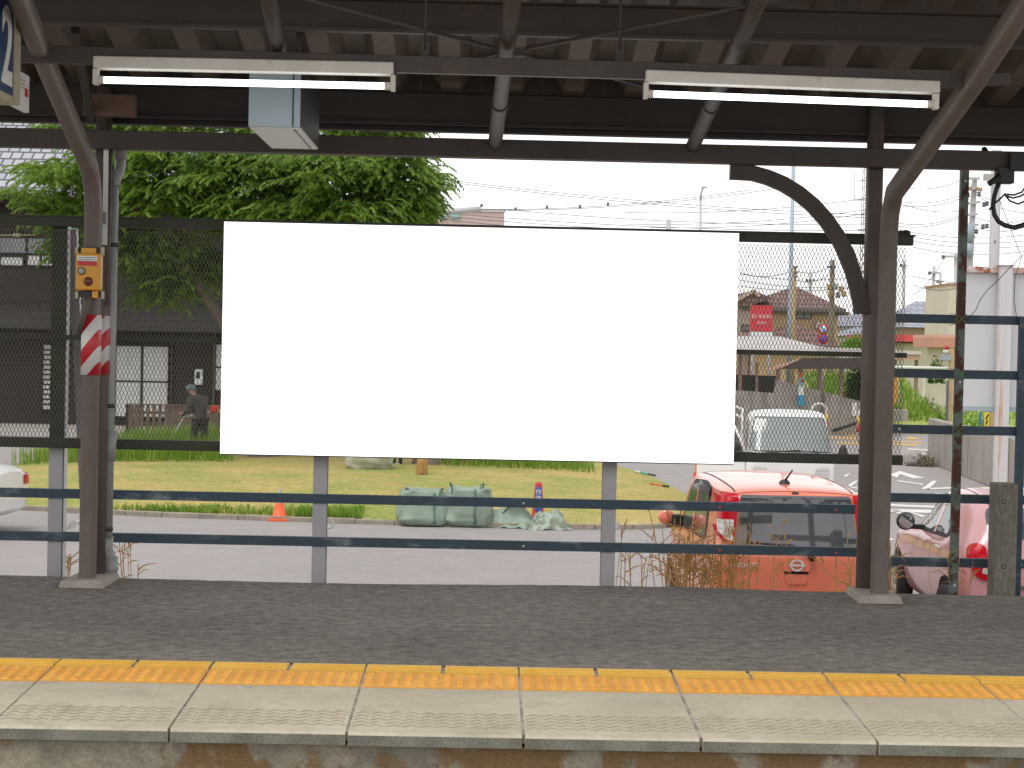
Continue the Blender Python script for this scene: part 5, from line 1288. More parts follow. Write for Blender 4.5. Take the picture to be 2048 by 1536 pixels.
jk = {'b': ((.03, .0, .70), .16), 'w': ((.02, .0, .84), (.18, .16)), 'm': ((-.02, .03, 1.0), (.17, .16)), 'c': ((-.08, .06, 1.17), (.20, .18)), 'n': ((-.135, .09, 1.27), .085), 'sl': ((.06, .17, 1.2), .10), 'el': ((-.10, .24, .98), .07), 'wl': ((-.25, .19, .91), .048), 'sr': ((-.18, -.10, 1.2), .10), 'er': ((-.24, -.16, .97), .07), 'wr': ((-.35, -.11, .89), .048)}
skin('jacket', (jk, [('b', 'w'), ('w', 'm'), ('m', 'c'), ('c', 'n'), ('c', 'sl'), ('sl', 'el'), ('el', 'wl'), ('c', 'sr'), ('sr', 'er'), ('er', 'wr')]), pm('jacket_grey', (.115, .105, .10), (.085, .08, .075), scale=6, rough=.9, bump=.3), pw_)
tr_ = {'p': ((.02, 0, .84), (.165, .14)), 'hl': ((.10, .02, .74), .12), 'kl': ((.10, -.02, .44), .088), 'al': ((.13, .03, .09), .07), 'hr': ((-.07, -.02, .74), .12), 'kr': ((-.10, -.05, .44), .088), 'ar': ((-.08, .0, .09), .07)}
skin('trousers', (tr_, [('p', 'hl'), ('hl', 'kl'), ('kl', 'al'), ('p', 'hr'), ('hr', 'kr'), ('kr', 'ar')]), pm('trousers_dark', (.055, .05, .05), (.04, .045, .035), scale=6, rough=.9), pw_)
m_ = MB(); m_.lathe([(.10, -.01), (.112, .0), (.108, .05), (.075, .10), (0, .115)], (-.235, .145, 1.425), 'z', 18); m_.prism([(-.34, .09, 1.42), (-.36, .145, 1.415), (-.34, .21, 1.42), (-.25, .22, 1.43), (-.25, .08, 1.43)], (0, 0, .01)); m_.build('cap', pm('cap_cloth', (.22, .29, .31), rough=.9), pw_, local=True)
m_ = MB(); m_.lathe([(0, -.02), (.012, -.01), (.012, .01), (0, .015)], (-.31, .125, 1.365), 'x', 8); m_.build('nose', sk, pw_, local=True)
bc = thing('brush_cutter', 'brush cutter with orange engine held by the worker', 'brush cutter', (q.x, q.y, LZ + .10))
m_ = MB(); m_.tube([(.42, .0, .98), (-.35, .02, .80), (-.75, .02, .12)], .014, 8); m_.build('shaft', M['white_paint'], bc, local=True)
m_ = MB(); m_.box((.33, .0, 1.0), (.18, .16, .17)); m_.build('engine', M['orange_red'], bc, local=True, bevel=.05)
m_ = MB(); m_.box((.48, .0, .95), (.16, .14, .1)); m_.build('fuel_tank', pm('tank', (.45, .4, .12), rough=.4), bc, local=True, bevel=.03)
m_ = MB(); m_.tube([(-.42, -.12, .86), (-.36, .0, .83), (-.33, .18, .88)], .012, 8); m_.build('handlebar', M['trim'], bc, local=True)
m_ = MB(); m_.lathe([(0, 0), (.12, .004), (0, .008)], (-.76, .02, .09), 'z', 16); m_.build('blade', M['alloy'], bc, local=True)

# ================================================================== FAR BUILDINGS, SHELTER, POLES
def pbox(m_, px0, py0, px1, py1, Y, d):
    a, c_ = P(px0, py1, Y), P(px1, py0, Y); m_.mm((a.x, Y, a.z), (c_.x, Y + d, c_.z)); return m_
M['beige'] = pm('beige', (.52, .40, .35), (.56, .44, .39), scale=.6, rough=.9)
M['teal_pale'] = pm('teal_pale', (.30, .46, .43), rough=.4)
bb = thing('beige_building', 'flat topped beige building above the white board right of the trees', 'building', (P(920, 430, 150).x, 150, -1))
a = P(820, 414, 150); c_ = P(1009, 420, 150)
m_ = MB(); m_.mm((a.x, 150, -1), (c_.x, 165, (a.z + c_.z) / 2)); m_.build('wall', M['beige'], bb)
m_ = MB(); m_.mm((a.x, 149.9, (a.z + c_.z) / 2 - .25), (c_.x + .1, 150.1, (a.z + c_.z) / 2 + .05)); m_.build('parapet', pm('parapet', (.5, .46, .44)), bb)
for x0_ in (878, 902):
    m_ = MB(); pbox(m_, x0_, 426, x0_ + 18, 436, 149.8, .15); m_.build('window', M['teal_pale'], bb)
m_ = MB(); m_.tube([P(850, 426, 146), P(962, 418, 146)], .24, 10); m_.build('roof_pipe', pm('pipe_grey', (.5, .5, .5), rough=.4), bb)

M['tile_brown'] = brickmat('tile_brown', (.20, .115, .10), (.25, .15, .13), (.10, .06, .055), .4, .32, .5, .7, 'xz', .04, .4)
M['wall_ochre'] = pm('wall_ochre', (.50, .34, .19), (.55, .38, .22), scale=1, rough=.9)
M['wall_beige'] = pm('wall_beige', (.42, .33, .27), (.46, .37, .3), scale=1, rough=.9)
YY = 105.0
yh = thing('ochre_house', 'ochre two storey house with brown hipped roofs beyond the shelter', 'house', (P(1580, 700, YY).x, YY, -1))
m_ = MB(); a, c_ = P(1497, 700, YY), P(1676, 622, YY); m_.mm((a.x, YY, -1), (c_.x, YY + 8, c_.z + .1)); m_.build('wall', M['wall_ochre'], yh)
def hip(m_, px0, px1, pye, apx, apy, Y, d, over=.5, ridge=.0):
    a, c_ = P(px0, pye - .0215 * (apx - px0), Y - over), P(px1, pye + .0215 * (px1 - apx), Y - over); ap = P(apx, apy, Y + d / 2)
    z = (a.z + c_.z) / 2
    m_.add([(a.x, Y - over, z), (c_.x, Y - over, z), (c_.x, Y + d + over, z), (a.x, Y + d + over, z), (ap.x - ridge, Y + d / 2, ap.z), (ap.x + ridge, Y + d / 2, ap.z)], [(0, 1, 5, 4), (1, 2, 5), (2, 3, 4, 5), (3, 0, 4), (3, 2, 1, 0)])
    return a.x, c_.x, z
m_ = MB(); ax_, bx_, z_ = hip(m_, 1487, 1690, 616, 1590, 572, YY, 8); m_.build('roof', M['tile_brown'], yh)
m_ = MB(); m_.mm((ax_ - .05, YY - .62, z_ - .2), (bx_ + .05, YY - .5, z_ + .02)); m_.mm((ax_, YY - .499, z_ - .3), (bx_, YY + .05, z_ - .1)); m_.build('eave_gutter', pm('gutter_brown', (.14, .12, .11), rough=.6), yh)
m_ = MB(); ax_, bx_, z_ = hip(m_, 1496, 1700, 693, 1590, 645, YY - 3, 4, .5); m_.build('lower_roof', M['tile_brown'], yh)
m_ = MB(); m_.mm((ax_, YY - 3.6, z_ - .2), (bx_, YY - 3.5, z_ + .02)); m_.build('lower_gutter', pm('gutter_brown2', (.14, .12, .11), rough=.6), yh)
m_ = MB(); m_.mm((ax_ + .6, YY - 3, -1), (bx_ - .6, YY - .01, z_)); m_.build('porch_wall', M['wall_ochre'], yh)
win(1593, 619, 1622, 636, YY - .01, yh, M['screen_glass'], M['trim'], 1)
win(1484, 651, 1500, 661, YY - .51, yh, M['glass_dark'], M['trim'], 0)
m_ = MB(); a, c_ = P(1440, 700, YY - .5), P(1500, 612, YY - .5); m_.mm((a.x, YY - .5, -1), (c_.x, YY + 6, c_.z)); m_.build('wing_wall', M['wall_beige'], yh)
m_ = MB(); g = [P(1452, 612, YY - .9), P(1508, 581, YY - .9), P(1545, 596, YY - .9)]; m_.prism([g[0], g[1], g[2], P(1500, 612, YY - .9)], (0, 7, 0)); m_.build('wing_roof', M['tile_brown'], yh)
m_ = MB(); m_.bar(g[0] + Vector((0, -.08, 0)), g[1] + Vector((0, -.08, 0)), .16, .2); m_.bar(g[1] + Vector((0, -.08, 0)), P(1518, 593, YY - .98), .16, .2); m_.build('barge_board', pm('barge', (.5, .38, .3)), yh)
m_ = MB(); pbox(m_, 1632, 644, 1642, 656, YY - .4, .35); m_.build('air_conditioner', M['sign_grey_under'], yh)
m_ = MB(); pbox(m_, 1677, 624, 1699, 630, YY - .4, 1.2); m_.build('side_canopy', M['tile_brown'], yh)

rsn = thing('red_sign', 'square red signboard with pale blurred lettering above the shelter roof', 'sign', P(1522, 690, 62))
m_ = MB(); pbox(m_, 1500, 611, 1545.5, 663, 62, .12); m_.build('red_panel', pm('sign_red', (.62, .035, .055), rough=.4), rsn)
m_ = MB(); pbox(m_, 1500, 663.3, 1545, 672, 62, .12); m_.build('white_strip', M['white_paint'], rsn)
pale = pm('pale_pink', (.66, .30, .30), (.62, .2, .22), scale=4, rough=.5)
m_ = MB()
for a in ((1503, 628, 1513, 637), (1516, 629.5, 1543, 636.5), (1513, 643, 1532, 648)): pbox(m_, *a, 61.985, .012)
m_.build('blurred_lettering', pale, rsn)
for x in (1506, 1539):
    m_ = MB(); m_.tube([P(x, 665, 62.2), (P(x, 665, 62.2).x, 62.2, -1)], .05, 8); m_.build('leg', M['post_grey'], rsn)

YB2 = 57.0
sh = thing('ramp_shelter', 'pale roofed shelter over a concrete walled ramp beyond the light truck', 'shelter', (P(1600, 860, YB2).x, YB2, -1))
M['shelter_roof'] = pm('shelter_roof', (.50, .47, .46), (.56, .53, .52), scale=1.5, rough=.6)
M['shelter_post'] = pm('shelter_post', (.24, .15, .12), (.30, .2, .16), scale=4, rough=.8)
M['shelter_trim'] = pm('shelter_trim', (.50, .30, .25), (.55, .34, .28), scale=3, rough=.7)
m_ = MB(); e0, e1 = P(1360, 701, YB2 - .5), P(1650, 703, YB2 - .5); ze_ = (e0.z + e1.z) / 2 + .02; rx0, rx1 = P(1390, 672, YB2 + 1.6), P(1560, 673, YB2 + 1.6)
m_.add([(e0.x, YB2 - .5, ze_), (e1.x + .6, YB2 - .5, ze_), (e1.x + .6, YB2 + 3.7, ze_), (e0.x, YB2 + 3.7, ze_), (rx0.x, YB2 + 1.6, rx0.z), (rx1.x, YB2 + 1.6, rx1.z)], [(0, 1, 5, 4), (1, 2, 5), (2, 3, 4, 5), (3, 0, 4), (3, 2, 1, 0)]); m_.build('main_roof', M['shelter_roof'], sh)
m_ = MB(); a, c_ = P(1636, 703, YB2 - .3), P(1790, 701, YB2 - .3); m_.mm((a.x, YB2 - .45, a.z - .02), (c_.x, YB2 + 3, a.z + .14)); m_.build('side_roof', M['shelter_roof'], sh)
m_ = MB(); m_.prism([P(1538, 737, YB2 - .7), P(1602, 716, YB2 - .7), P(1602, 722, YB2 - .7), P(1540, 742, YB2 - .7)], (0, .12, 0)); m_.build('gable_trim', M['shelter_trim'], sh)
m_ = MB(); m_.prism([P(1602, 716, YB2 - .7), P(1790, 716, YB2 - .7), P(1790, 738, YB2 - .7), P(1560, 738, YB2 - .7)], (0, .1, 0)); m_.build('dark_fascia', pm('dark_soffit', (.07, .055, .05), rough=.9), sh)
for (x, y0_, y1_, w_) in ((1481, 706, 775, 8), (1514, 725, 790, 6), (1556, 735, 800, 9), (1602, 722, 758, 10), (1640, 730, 775, 8), (1683, 730, 786, 8), (1732, 730, 800, 8)):
    m_ = MB(); pbox(m_, x - w_ / 2, y0_, x + w_ / 2, y1_ + 10, YB2 + .05, .16); m_.build('post', M['shelter_post'], sh)
m_ = MB(); m_.prism([P(1360, 772, YB2), P(1548, 786, YB2), P(1553, 759, YB2), P(1742, 808, YB2), P(1775, 812, YB2), (P(1775, 812, YB2).x, YB2, -1), (P(1360, 812, YB2).x, YB2, -1)], (0, .3, 0)); m_.build('ramp_wall', M['wall_concrete'], sh)
m_ = MB(); m_.prism([P(1340, 745, YB2 + 1.5), P(1555, 752, YB2 + 1.5), P(1555, 800, YB2 + 1.5), P(1340, 800, YB2 + 1.5)], (0, .2, 0)); m_.build('stair_wall', pm('stair_dark', (.05, .055, .045), (.09, .09, .075), scale=2, rough=.9), sh)
m_ = MB(); m_.tube([P(1665, 862, YB2 - .25), P(1735, 839, YB2 - .25)], .05, 8)
m_.build('handrail', M['black'], sh)
m_ = MB(); pbox(m_, 1704, 806, 1714, 832, YB2 - .03, .03); m_.build('notice_plate', M['white_paint'], sh)
bn = thing('pillar_banner', 'narrow banner with blue and white panels on a shelter post', 'banner', P(1602, 812, YB2 - .1))
for (y0_, y1_, mt, nm) in ((745, 757, pm('ban_grey', (.38, .42, .42)), 'top_panel'), (757.2, 773, pm('ban_teal', (.22, .42, .46)), 'upper_panel'), (773.2, 790, M['white_paint'], 'white_panel'), (790.2, 812, pm('ban_blue', (.03, .34, .52)), 'blue_panel')):
    m_ = MB(); pbox(m_, 1596.5, y0_, 1608, y1_, YB2 - .12, .1); m_.build(nm, mt, bn)
m_ = MB(); m_.lathe([(0, 0), (.08, .005), (.08, .01)], P(1602, 750, YB2 - .135), 'y', 14); m_.build('orange_disc', M['cone_orange'], bn)
m_ = MB(); m_.lathe([(0, 0), (.05, .005), (.05, .01)], P(1605, 762, YB2 - .135), 'y', 14); m_.build('red_disc', M['red'], bn)
for (x0_, x1_, yt, yb, lab) in ((1622, 1652, 807, 868, 'striped hoop barrier right above the light truck roof'), (1716, 1746, 812, 872, 'striped hoop barrier half hidden by the bare column')):
    t = thing('hoop_barrier', lab, 'barrier', P((x0_ + x1_) / 2, yb, 53), group='hoop barriers before the ramp wall')
    A, B_ = P(x0_, yb, 53), P(x1_, yb, 53); ht = P(x0_, yt, 53).z; r_ = (B_.x - A.x) / 2; cx = (A.x + B_.x) / 2
    m_ = MB(); m_.tube([(A.x, 53, -1), (A.x, 53, ht - r_)] + [(cx - math.cos(math.pi * k / 12) * r_, 53, ht - r_ + math.sin(math.pi * k / 12) * r_) for k in range(1, 12)] + [(B_.x, 53, ht - r_), (B_.x, 53, -1)], .04, 8); m_.build('hoop', pm('hoop_white', (.66, .6, .54), rough=.4), t)
    for f_, mt, nm in ((.10, M['tactile_line'], 'yellow_band'), (.36, M['red'], 'red_band')):
        m_ = MB(); zz = ht - r_ - f_; xx = B_.x if x0_ == 1622 else A.x; m_.tube([(xx, 53, zz), (xx, 53, zz - .22)], .055, 8); m_.build(nm, mt, t)
# grassy bank, hedges behind the ramp
m_ = MB(); A = [P(1600, 752, 66), P(1800, 748, 66)]
m_.add([(A[0].x, 58.6, -1), (A[1].x, 58.6, -1), (A[1].x, 66, A[1].z), (A[0].x, 66, A[0].z), (A[0].x, 70, A[0].z), (A[1].x, 70, A[1].z)], [(0, 1, 2, 3), (3, 2, 5, 4)], True)
tag(m_.build('grass_bank', M['field']), kind='structure')
tag(blades('bank_grass', 2500, (A[0].x, A[1].x, 60, 66), .2, .5, M['blade_green'], 33, lambda x, y: -1 + (A[0].z + 1) * (y - 58.6) / 7.4, .4, .02), 'bright grass on the bank behind the ramp wall', kind='stuff')
q = P(1722, 805, 60); bush('conifer_bush', 'dark round bush behind the ramp beside the bare column', (q.x, 60, q.z), .62, .6, 1.35, 2200, 1, M['leaf_dark'])
q = P(1716, 700, 68); bush('hedge_bush', 'bright green bush rising above the shelter side roof', (q.x, 68, q.z - .1), .75, .6, .62, 1500, 2, M['leaf_bright'])
q = P(1826, 850, 64); bush('low_bush', 'low dark green bush beside the concrete block', (q.x, 64, -1), .55, .6, .75, 1200, 3, M['leaf_dark'])
q = P(1868, 850, 64.5); bush('low_bush', 'low mid green bush left of the concrete wall end', (q.x, 64.5, -1), .6, .6, .5, 1200, 4, M['leaf_bright'])
q = P(1842, 830, 72); bush('dry_bush', 'brown dry bush in the middle of the green plot', (q.x, 72, -1), 1.0, .8, .9, 1200, 5, M['leaf_brown'])
q = P(1850, 935, 41.5); bush('low_weed', 'flat grey green weed at the foot of the concrete wall', (q.x, 41.5, -1), .32, .3, .28, 500, 6, M['leaf_brown'], 'weed', .06)
b = MB(); q = G(1828, 932, -1)
rgs = random.Random(4)
st_ = bag_mesh(.48, .4, .34, 5, amp=.05, topdip=.0, e=.8).build('boulder', M['wall_concrete']); st_.location = (q.x, q.y + .1, -1.02); st_.rotation_euler = (0, R(8), R(20)); tag(st_, 'pale boulder at the end of the mesh fence', 'boulder')
blk = thing('concrete_block', 'grey concrete block wall end behind the bare column', 'block', P(1797, 850, 60)); m_ = MB(); pbox(m_, 1775, 820, 1817, 852, 60, .5); m_.build('block_body', M['wall_concrete'], blk, bevel=.02)
for px_, lab in ((1791, 'yellow flag banner visible through the mesh right of the column'),):
    t = thing('flag_banner', lab, 'banner', P(px_, 822, 61.5)); m_ = MB(); pbox(m_, px_ - 5, 755, px_ + 5, 820, 61.5, .02); m_.build('cloth', pm('flag_yellow', (.75, .38, .03), (.7, .3, .04), scale=3), t); m_ = MB(); m_.tube([P(px_ + 6, 752, 61.5), (P(px_ + 6, 850, 61.5).x, 61.5, -1)], .02, 6); m_.build('pole', M['post_grey'], t)

# concrete wall on the right
A = G(1872, 925); B_ = G(2075, 1003); zt0, zt1 = P(1872, 837, A.y).z, P(1990, 858, 36.9).z
cw = thing('concrete_wall', 'stained concrete wall behind the white sign pillar', 'wall', A)
m_ = MB(); d = (B_ - A); nn_ = Vector((-d.y, d.x, 0)).normalized() * .22
if nn_.y < 0: nn_ = -nn_
m_.prism([A, A + d * 1.6, A + d * 1.6 + nn_, A + nn_], (0, 0, zt0 + 1)); m_.build('wall_body', M['wall_concrete'], cw, bevel=.02)

# white signboard with rusty top
YS2 = 22.0
sb = thing('white_signboard', 'large white steel signboard with rusty top edge and pillar', 'signboard', (P(2008, 1000, YS2).x, YS2, -1))
xl, zt_, zb_ = P(1931, 600, YS2).x, P(1990, 534, YS2).z, P(1960, 822, YS2).z
M['sign_white'] = pm('sign_white', (.54, .545, .55), (.58, .585, .585), scale=.8, rough=.5)
M['rust_white'] = pm('rust_white', (.42, .17, .05), (.62, .60, .60), scale=5, rough=.8, c3=(.30, .10, .03), scale3=9, lo3=.5, hi3=.6)
M['streak_white'] = pm('streak_white', (.60, .60, .60), (.58, .56, .55), scale=3, rough=.55, stretch=(5, 5, .25), c3=(.52, .30, .16), scale3=2.2, lo3=.60, hi3=.70)
m_ = MB(); m_.mm((xl, YS2, zb_ + .06), (xl + 3.2, YS2 + .03, zt_ - .08)); m_.build('panel', M['sign_white'], sb)
m_ = MB(); m_.mm((xl - .01, YS2 - .05, zt_ - .08), (xl + 3.2, YS2 + .05, zt_)); m_.build('top_rail', M['rust_white'], sb, bevel=.004)
m_ = MB(); m_.mm((xl - .01, YS2 - .03, zb_), (xl + 3.2, YS2 + .04, zb_ + .06)); m_.build('bottom_rail', M['sign_grey'], sb)
x0_ = P(1997, 600, YS2 - .1).x; x1_ = P(2022, 600, YS2 - .1).x
m_ = MB(); m_.mm((x0_, YS2 - .16, -1), (x1_, YS2 - .051, zt_ + .012)); m_.build('pillar', M['streak_white'], sb, bevel=.006)
m_ = MB(); m_.mm((x0_ - .03, YS2 - .18, zt_ + .013), (x1_ + .03, YS2 + .05, zt_ + .02)); m_.build('pillar_cap', M['rust_white'], sb)

# poles, tower, lamps
M['pole_concrete'] = pm('pole_concrete', (.44, .42, .42), (.50, .48, .48), scale=2, rough=.8, stretch=(1, 1, .3))
M['pole_blue'] = pm('pole_blue', (.36, .42, .47), rough=.5)
M['pole_brown'] = pm('pole_brown', (.20, .16, .12), (.25, .2, .15), scale=3, rough=.8)
M['pole_ochre'] = pm('pole_ochre', (.42, .30, .13), rough=.7)
M['insul'] = pm('insul', (.12, .13, .16), rough=.4)
def pole(name, label, top, bot, Y, r0_, r1_, mat, cat='pole', group=None, ground=True):
    A, B_ = P(*top, Y), P(*bot, Y); d = (B_ - A); k = (A.z + 1) / (A.z - B_.z) if ground else 1
    C_ = A + d * k
    t = thing(name, label, cat, C_, group=group); m_ = MB(); m_.tube([C_, A], [r0_, r1_], 12); m_.build('shaft', mat, t); return t
def arm(t, a, c_, Y, r_, mat, name='crossarm'): m_ = MB(); m_.bar(P(*a, Y), P(*c_, Y), r_ * 2, r_ * 2); m_.build(name, mat, t)
def ins(t, px, py, Y, s_, mat=None, name='insulator'): m_ = MB(); m_.lathe([(0, -s_), (s_ * .6, -s_), (s_, -s_ * .3), (s_ * .5, 0), (s_, s_ * .5), (s_ * .5, s_), (0, s_)], P(px, py, Y), 'z', 10); m_.build(name, mat or M['insul'], t)
pole('steel_pole', 'tall pale blue steel pole in front of the ochre house', (1587, 325), (1578, 690), 62, .085, .07, M['pole_blue'])
t = pole('utility_pole', 'ochre wooden pole just right of the pale blue pole', (1589, 532), (1586, 690), 64, .085, .075, M['pole_ochre'])
for py in (534, 545, 554): arm(t, (1589, py), (1596, py), 63.9, .03, M['insul'], 'bracket')
t = pole('utility_pole', 'brown utility pole with pale fittings right of the ochre house', (1665, 520), (1662, 690), 75, .14, .11, M['pole_brown'])
for (x, y, c_) in ((1658, 574, M['pole_ochre']), (1672, 572, M['pole_blue']), (1682, 578, M['pole_ochre']), (1660, 588, M['pole_ochre']), (1688, 588, M['pole_ochre']), (1676, 590, M['pole_brown'])):
    ins(t, x, y, 74.7, .13, c_, 'fitting')
arm(t, (1655, 534), (1672, 533), 74.8, .05, M['insul'])
t = pole('street_lamp', 'slender curved street lamp above the right end of the white board', (1401, 402), (1401, 460), 70, .07, .05, M['pole_concrete'], 'street lamp')
m_ = MB(); m_.tube([P(1401, 402, 70), P(1402, 388, 70), P(1405, 378, 70), P(1408, 374, 70)], .045, 8); m_.build('curved_arm', M['pole_concrete'], t)
m_ = MB(); m_.lathe([(0, -.07), (.1, -.05), (.13, 0), (.08, .06), (0, .07)], P(1408, 374, 70), 'z', 14); m_.build('lamp_head', M['white_paint'], t)
pole('utility_pole', 'short grey pole top just above the white board', (1337, 439), (1337, 470), 80, .13, .11, M['pole_concrete'])
bpole = pole('concrete_mast', 'thick pale concrete mast behind the white signboard', (1993, 300), (1988, 535), 60, .20, .18, M['pole_concrete'], 'mast')
m_ = MB(); pbox(m_, 1968, 348, 1990, 361, 59.7, .12); m_.build('mast_box', M['sign_grey_under'], bpole)
m_ = MB(); m_.lathe([(0, 0), (.04, .01), (.04, .02)], P(1990, 483, 59.78), 'y', 10); m_.build('bolt', M['insul'], bpole)
t = pole('utility_pole', 'grey utility pole with many crossarms and insulators beside the rusty post', (1949, 358), (1938, 560), 70, .17, .12, M['pole_concrete'])
m_ = MB(); m_.tube([P(1949, 395, 70), P(1948.5, 353, 70)], .04, 6); m_.build('spike', M['pole_concrete'], t)
for (a, c_) in (((1936, 357), (1960, 357)), ((1935, 378), (1955, 376)), ((1937, 407), (1960, 404)), ((1936, 430), (1955, 428)), ((1935, 452), (1957, 449)), ((1934, 474), (1950, 473))): arm(t, a, c_, 69.8, .05, M['pole_concrete'])
for (x, y) in ((1936, 390), (1958, 388), (1968, 409), (1974, 407), (1966, 453), (1974, 452), (1953, 463), (1934, 388), (1935, 467)): ins(t, x, y, 69.7, .1)
for (x, y) in ((1940, 377), (1956, 378), (1962, 379)): ins(t, x, y, 69.7, .08, M['pole_ochre'], 'rusty_fitting')
m_ = MB(); m_.lathe([(0, -.4), (.2, -.38), (.22, .3), (.0, .4)], P(1938, 465, 69.7), 'z', 12); m_.build('transformer', M['sign_grey'], t)
m_ = MB(); m_.lathe([(0, -.3), (.17, -.28), (.18, .25), (0, .3)], P(1937, 500, 69.7), 'z', 12); m_.build('cable_drum', M['sign_grey'], t)
for (top, bot, Y, ar, lab) in (((1868, 532), (1865, 690), 130, ((1857, 545), (1880, 546)), 'thin grey utility pole in front of the grey tiled house'), ((1881, 545), (1880, 606), 150, ((1873, 562), (1888, 563)), 'small distant utility pole right of the thin grey one'), ((1912, 508), (1911, 640), 120, ((1884, 513), (1914, 513)), 'utility pole with long crossarm just left of the rusty post'), ((1808, 520), (1807, 640), 150, ((1800, 530), (1816, 531)), 'utility pole seen through the mesh right of the bare column'), ((1621, 545), (1620, 690), 160, ((1612, 560), (1630, 560)), 'distant utility pole behind the ochre house roof')):
    t = pole('utility_pole', lab, top, bot, Y, .17, .13, M['pole_concrete']); arm(t, *ar, Y - .2, .08, M['pole_concrete']); ins(t, ar[0][0] + 2, ar[0][1] + 1, Y - .3, .14)
# lattice tower
tw = thing('lattice_tower', 'thin lattice antenna tower left of the bare column', 'tower', (P(1728, 700, 160).x, 160, -1))
xt, xb_ = P(1736, 300, 160).x, P(1729, 690, 160).x; Zt = P(1736, 300, 160).z
m_ = MB()
def twp(s_, t_, z): 
    f_ = (z + 1) / (Zt + 1); cx = xb_ + (xt - xb_) * f_; h_ = .55 - .2 * f_; return Vector((cx + s_ * h_, 160 + t_ * h_, z))
for s_ in (-1, 1):
    for t_ in (-1, 1): m_.tube([twp(s_, t_, -1), twp(s_, t_, Zt)], .045, 5)
z = -1; k = 0
while z < Zt - .8:
    for t_ in (-1, 1): m_.tube([twp(-1, t_, z), twp(1, t_, z + .8)], .022, 4, False); m_.tube([twp(1, t_, z), twp(-1, t_, z + .8)], .022, 4, False)
    z += .8
m_.build('lattice', pm('tower_grey', (.35, .34, .35), rough=.6), tw)
m_ = MB(); m_.bar(P(1720, 361, 160), P(1742, 361, 160), .08, .08); m_.bar(P(1709, 345, 160), P(1709, 401, 160), .05, .05); m_.bar(P(1706, 400, 160), P(1742, 400, 160), .1, .1); m_.bar(P(1716, 459, 160), P(1732, 460, 160), .2, .12); m_.build('antenna_arm', pm('tower_grey2', (.35, .34, .36)), tw)
# wires
def wire(a, c_, Y, sag=.0, r_=.011, Y2=None, n_=9):
    A, B_ = P(*a, Y), P(*c_, Y2 or Y); m_ = MB(); m_.tube([A.lerp(B_, k / n_) - Vector((0, 0, sag * 4 * (k / n_) * (1 - k / n_))) for k in range(n_ + 1)], r_, 5)
    o = m_.build('overhead_wire', M['insul']); tag(o, 'thin dark overhead wire strung between poles across the pale sky', 'wire', 'overhead wires across the sky')
for (a, c_) in (((850, 354), (1740, 430)), ((850, 358), (1740, 436)), ((962, 419), (1500, 380)), ((1008, 421), (1560, 376)), ((880, 425), (1740, 461)), ((870, 431), (1740, 470)), ((850, 434), (1420, 466)), ((1000, 418), (1740, 448)), ((1250, 425), (1745, 395)), ((1250, 448), (1745, 418)), ((1300, 455), (1745, 425)),
                ((1480, 545), (1587, 540)), ((1587, 540), (1665, 530)), ((1480, 548), (1745, 551)), ((1480, 560), (1745, 569)), ((1480, 572), (1745, 570)), ((1590, 560), (1665, 545)),
                ((1795, 372), (1918, 362)), ((1795, 402), (1935, 386)), ((1795, 410), (1935, 392)), ((1795, 404), (1935, 420)), ((1795, 452), (1930, 430)), ((1795, 446), (1930, 427)), ((1795, 468), (2048, 482)), ((1825, 494), (2048, 503)), ((1825, 552), (2048, 562)), ((1825, 569), (1930, 571)), ((1795, 476), (2048, 492)), ((1940, 430), (2048, 440)), ((1940, 380), (2048, 425)), ((1940, 450), (2048, 455)), ((1935, 362), (1990, 400)), ((1826, 590), (1890, 515)), ((1800, 460), (2048, 470))):
    wire(a, c_, 80, .25, .016)
for (x, y) in ((963, 411), (1031, 418), (1094, 414), (1160, 413), (1216, 408)): ins(bb, x, y, 79, .08, None, 'wire_clip')
# road signs (no parking / no entry discs)
rsg = thing('road_sign', 'two round red rimmed road signs on one pole before the ochre house', 'road sign', (P(1646, 760, 62).x, 62, -1))
m_ = MB(); m_.tube([(P(1646, 760, 62).x, 62.05, -1), P(1647, 645, 62.05)], .035, 8); m_.build('pole', M['post_grey'], rsg)
for (py, fill, nm) in ((658, pm('sign_pale', (.55, .66, .74)), 'upper_disc'), (678, M['label_blue'], 'lower_disc')):
    c_ = P(1646.5, py, 62); m_ = MB(); m_.lathe([(0, 0), (.16, 0), (.16, .02)], c_, 'y', 24); dsk = m_.build(nm, fill, rsg)
    m_ = MB(); m_.lathe([(.14, -.004), (.195, -.004), (.195, .02)], c_, 'y', 24); m_.build('red_rim', M['red'], dsk)
    m_ = MB(); m_.bar(c_ + Vector((-.10, -.006, .10)), c_ + Vector((.10, -.006, -.10)), .05 if nm == 'lower_disc' else .03, .006, up=(0, 1, 0)); m_.build('slash', M['red'] if nm == 'lower_disc' else M['label_blue'], dsk)
# right-hand far buildings
def simple_house(name, label, px0, px1, py_e, apx, apy, Y, wallm, roofm, d=7, ov=.4):
    t = thing(name, label, 'house', (P((px0 + px1) / 2, 700, Y).x, Y, -1)); m_ = MB(); ax_, bx_, z_ = hip(m_, px0, px1, py_e, apx, apy, Y, d, ov, 1.2); m_.build('roof', roofm, t)
    m_ = MB(); m_.mm((ax_ + ov, Y, -1), (bx_ - ov, Y + d, z_)); m_.build('wall', wallm, t); return t
M['tile_far'] = brickmat('tile_far', (.30, .31, .36), (.36, .37, .42), (.2, .2, .24), .6, .5, .5, .6, 'xz', .05, .2)
M['wall_far'] = pm('wall_far', (.42, .41, .41), (.48, .47, .46), scale=.5, rough=.9)
M['wall_cream'] = pm('wall_cream', (.56, .50, .415), (.60, .545, .455), scale=.8, rough=.9)
gh = simple_house('tiled_house', 'distant house with blue grey tiled roof behind the thin pole', 1815, 1900, 632, 1858, 603, 140, M['wall_far'], M['tile_far'])
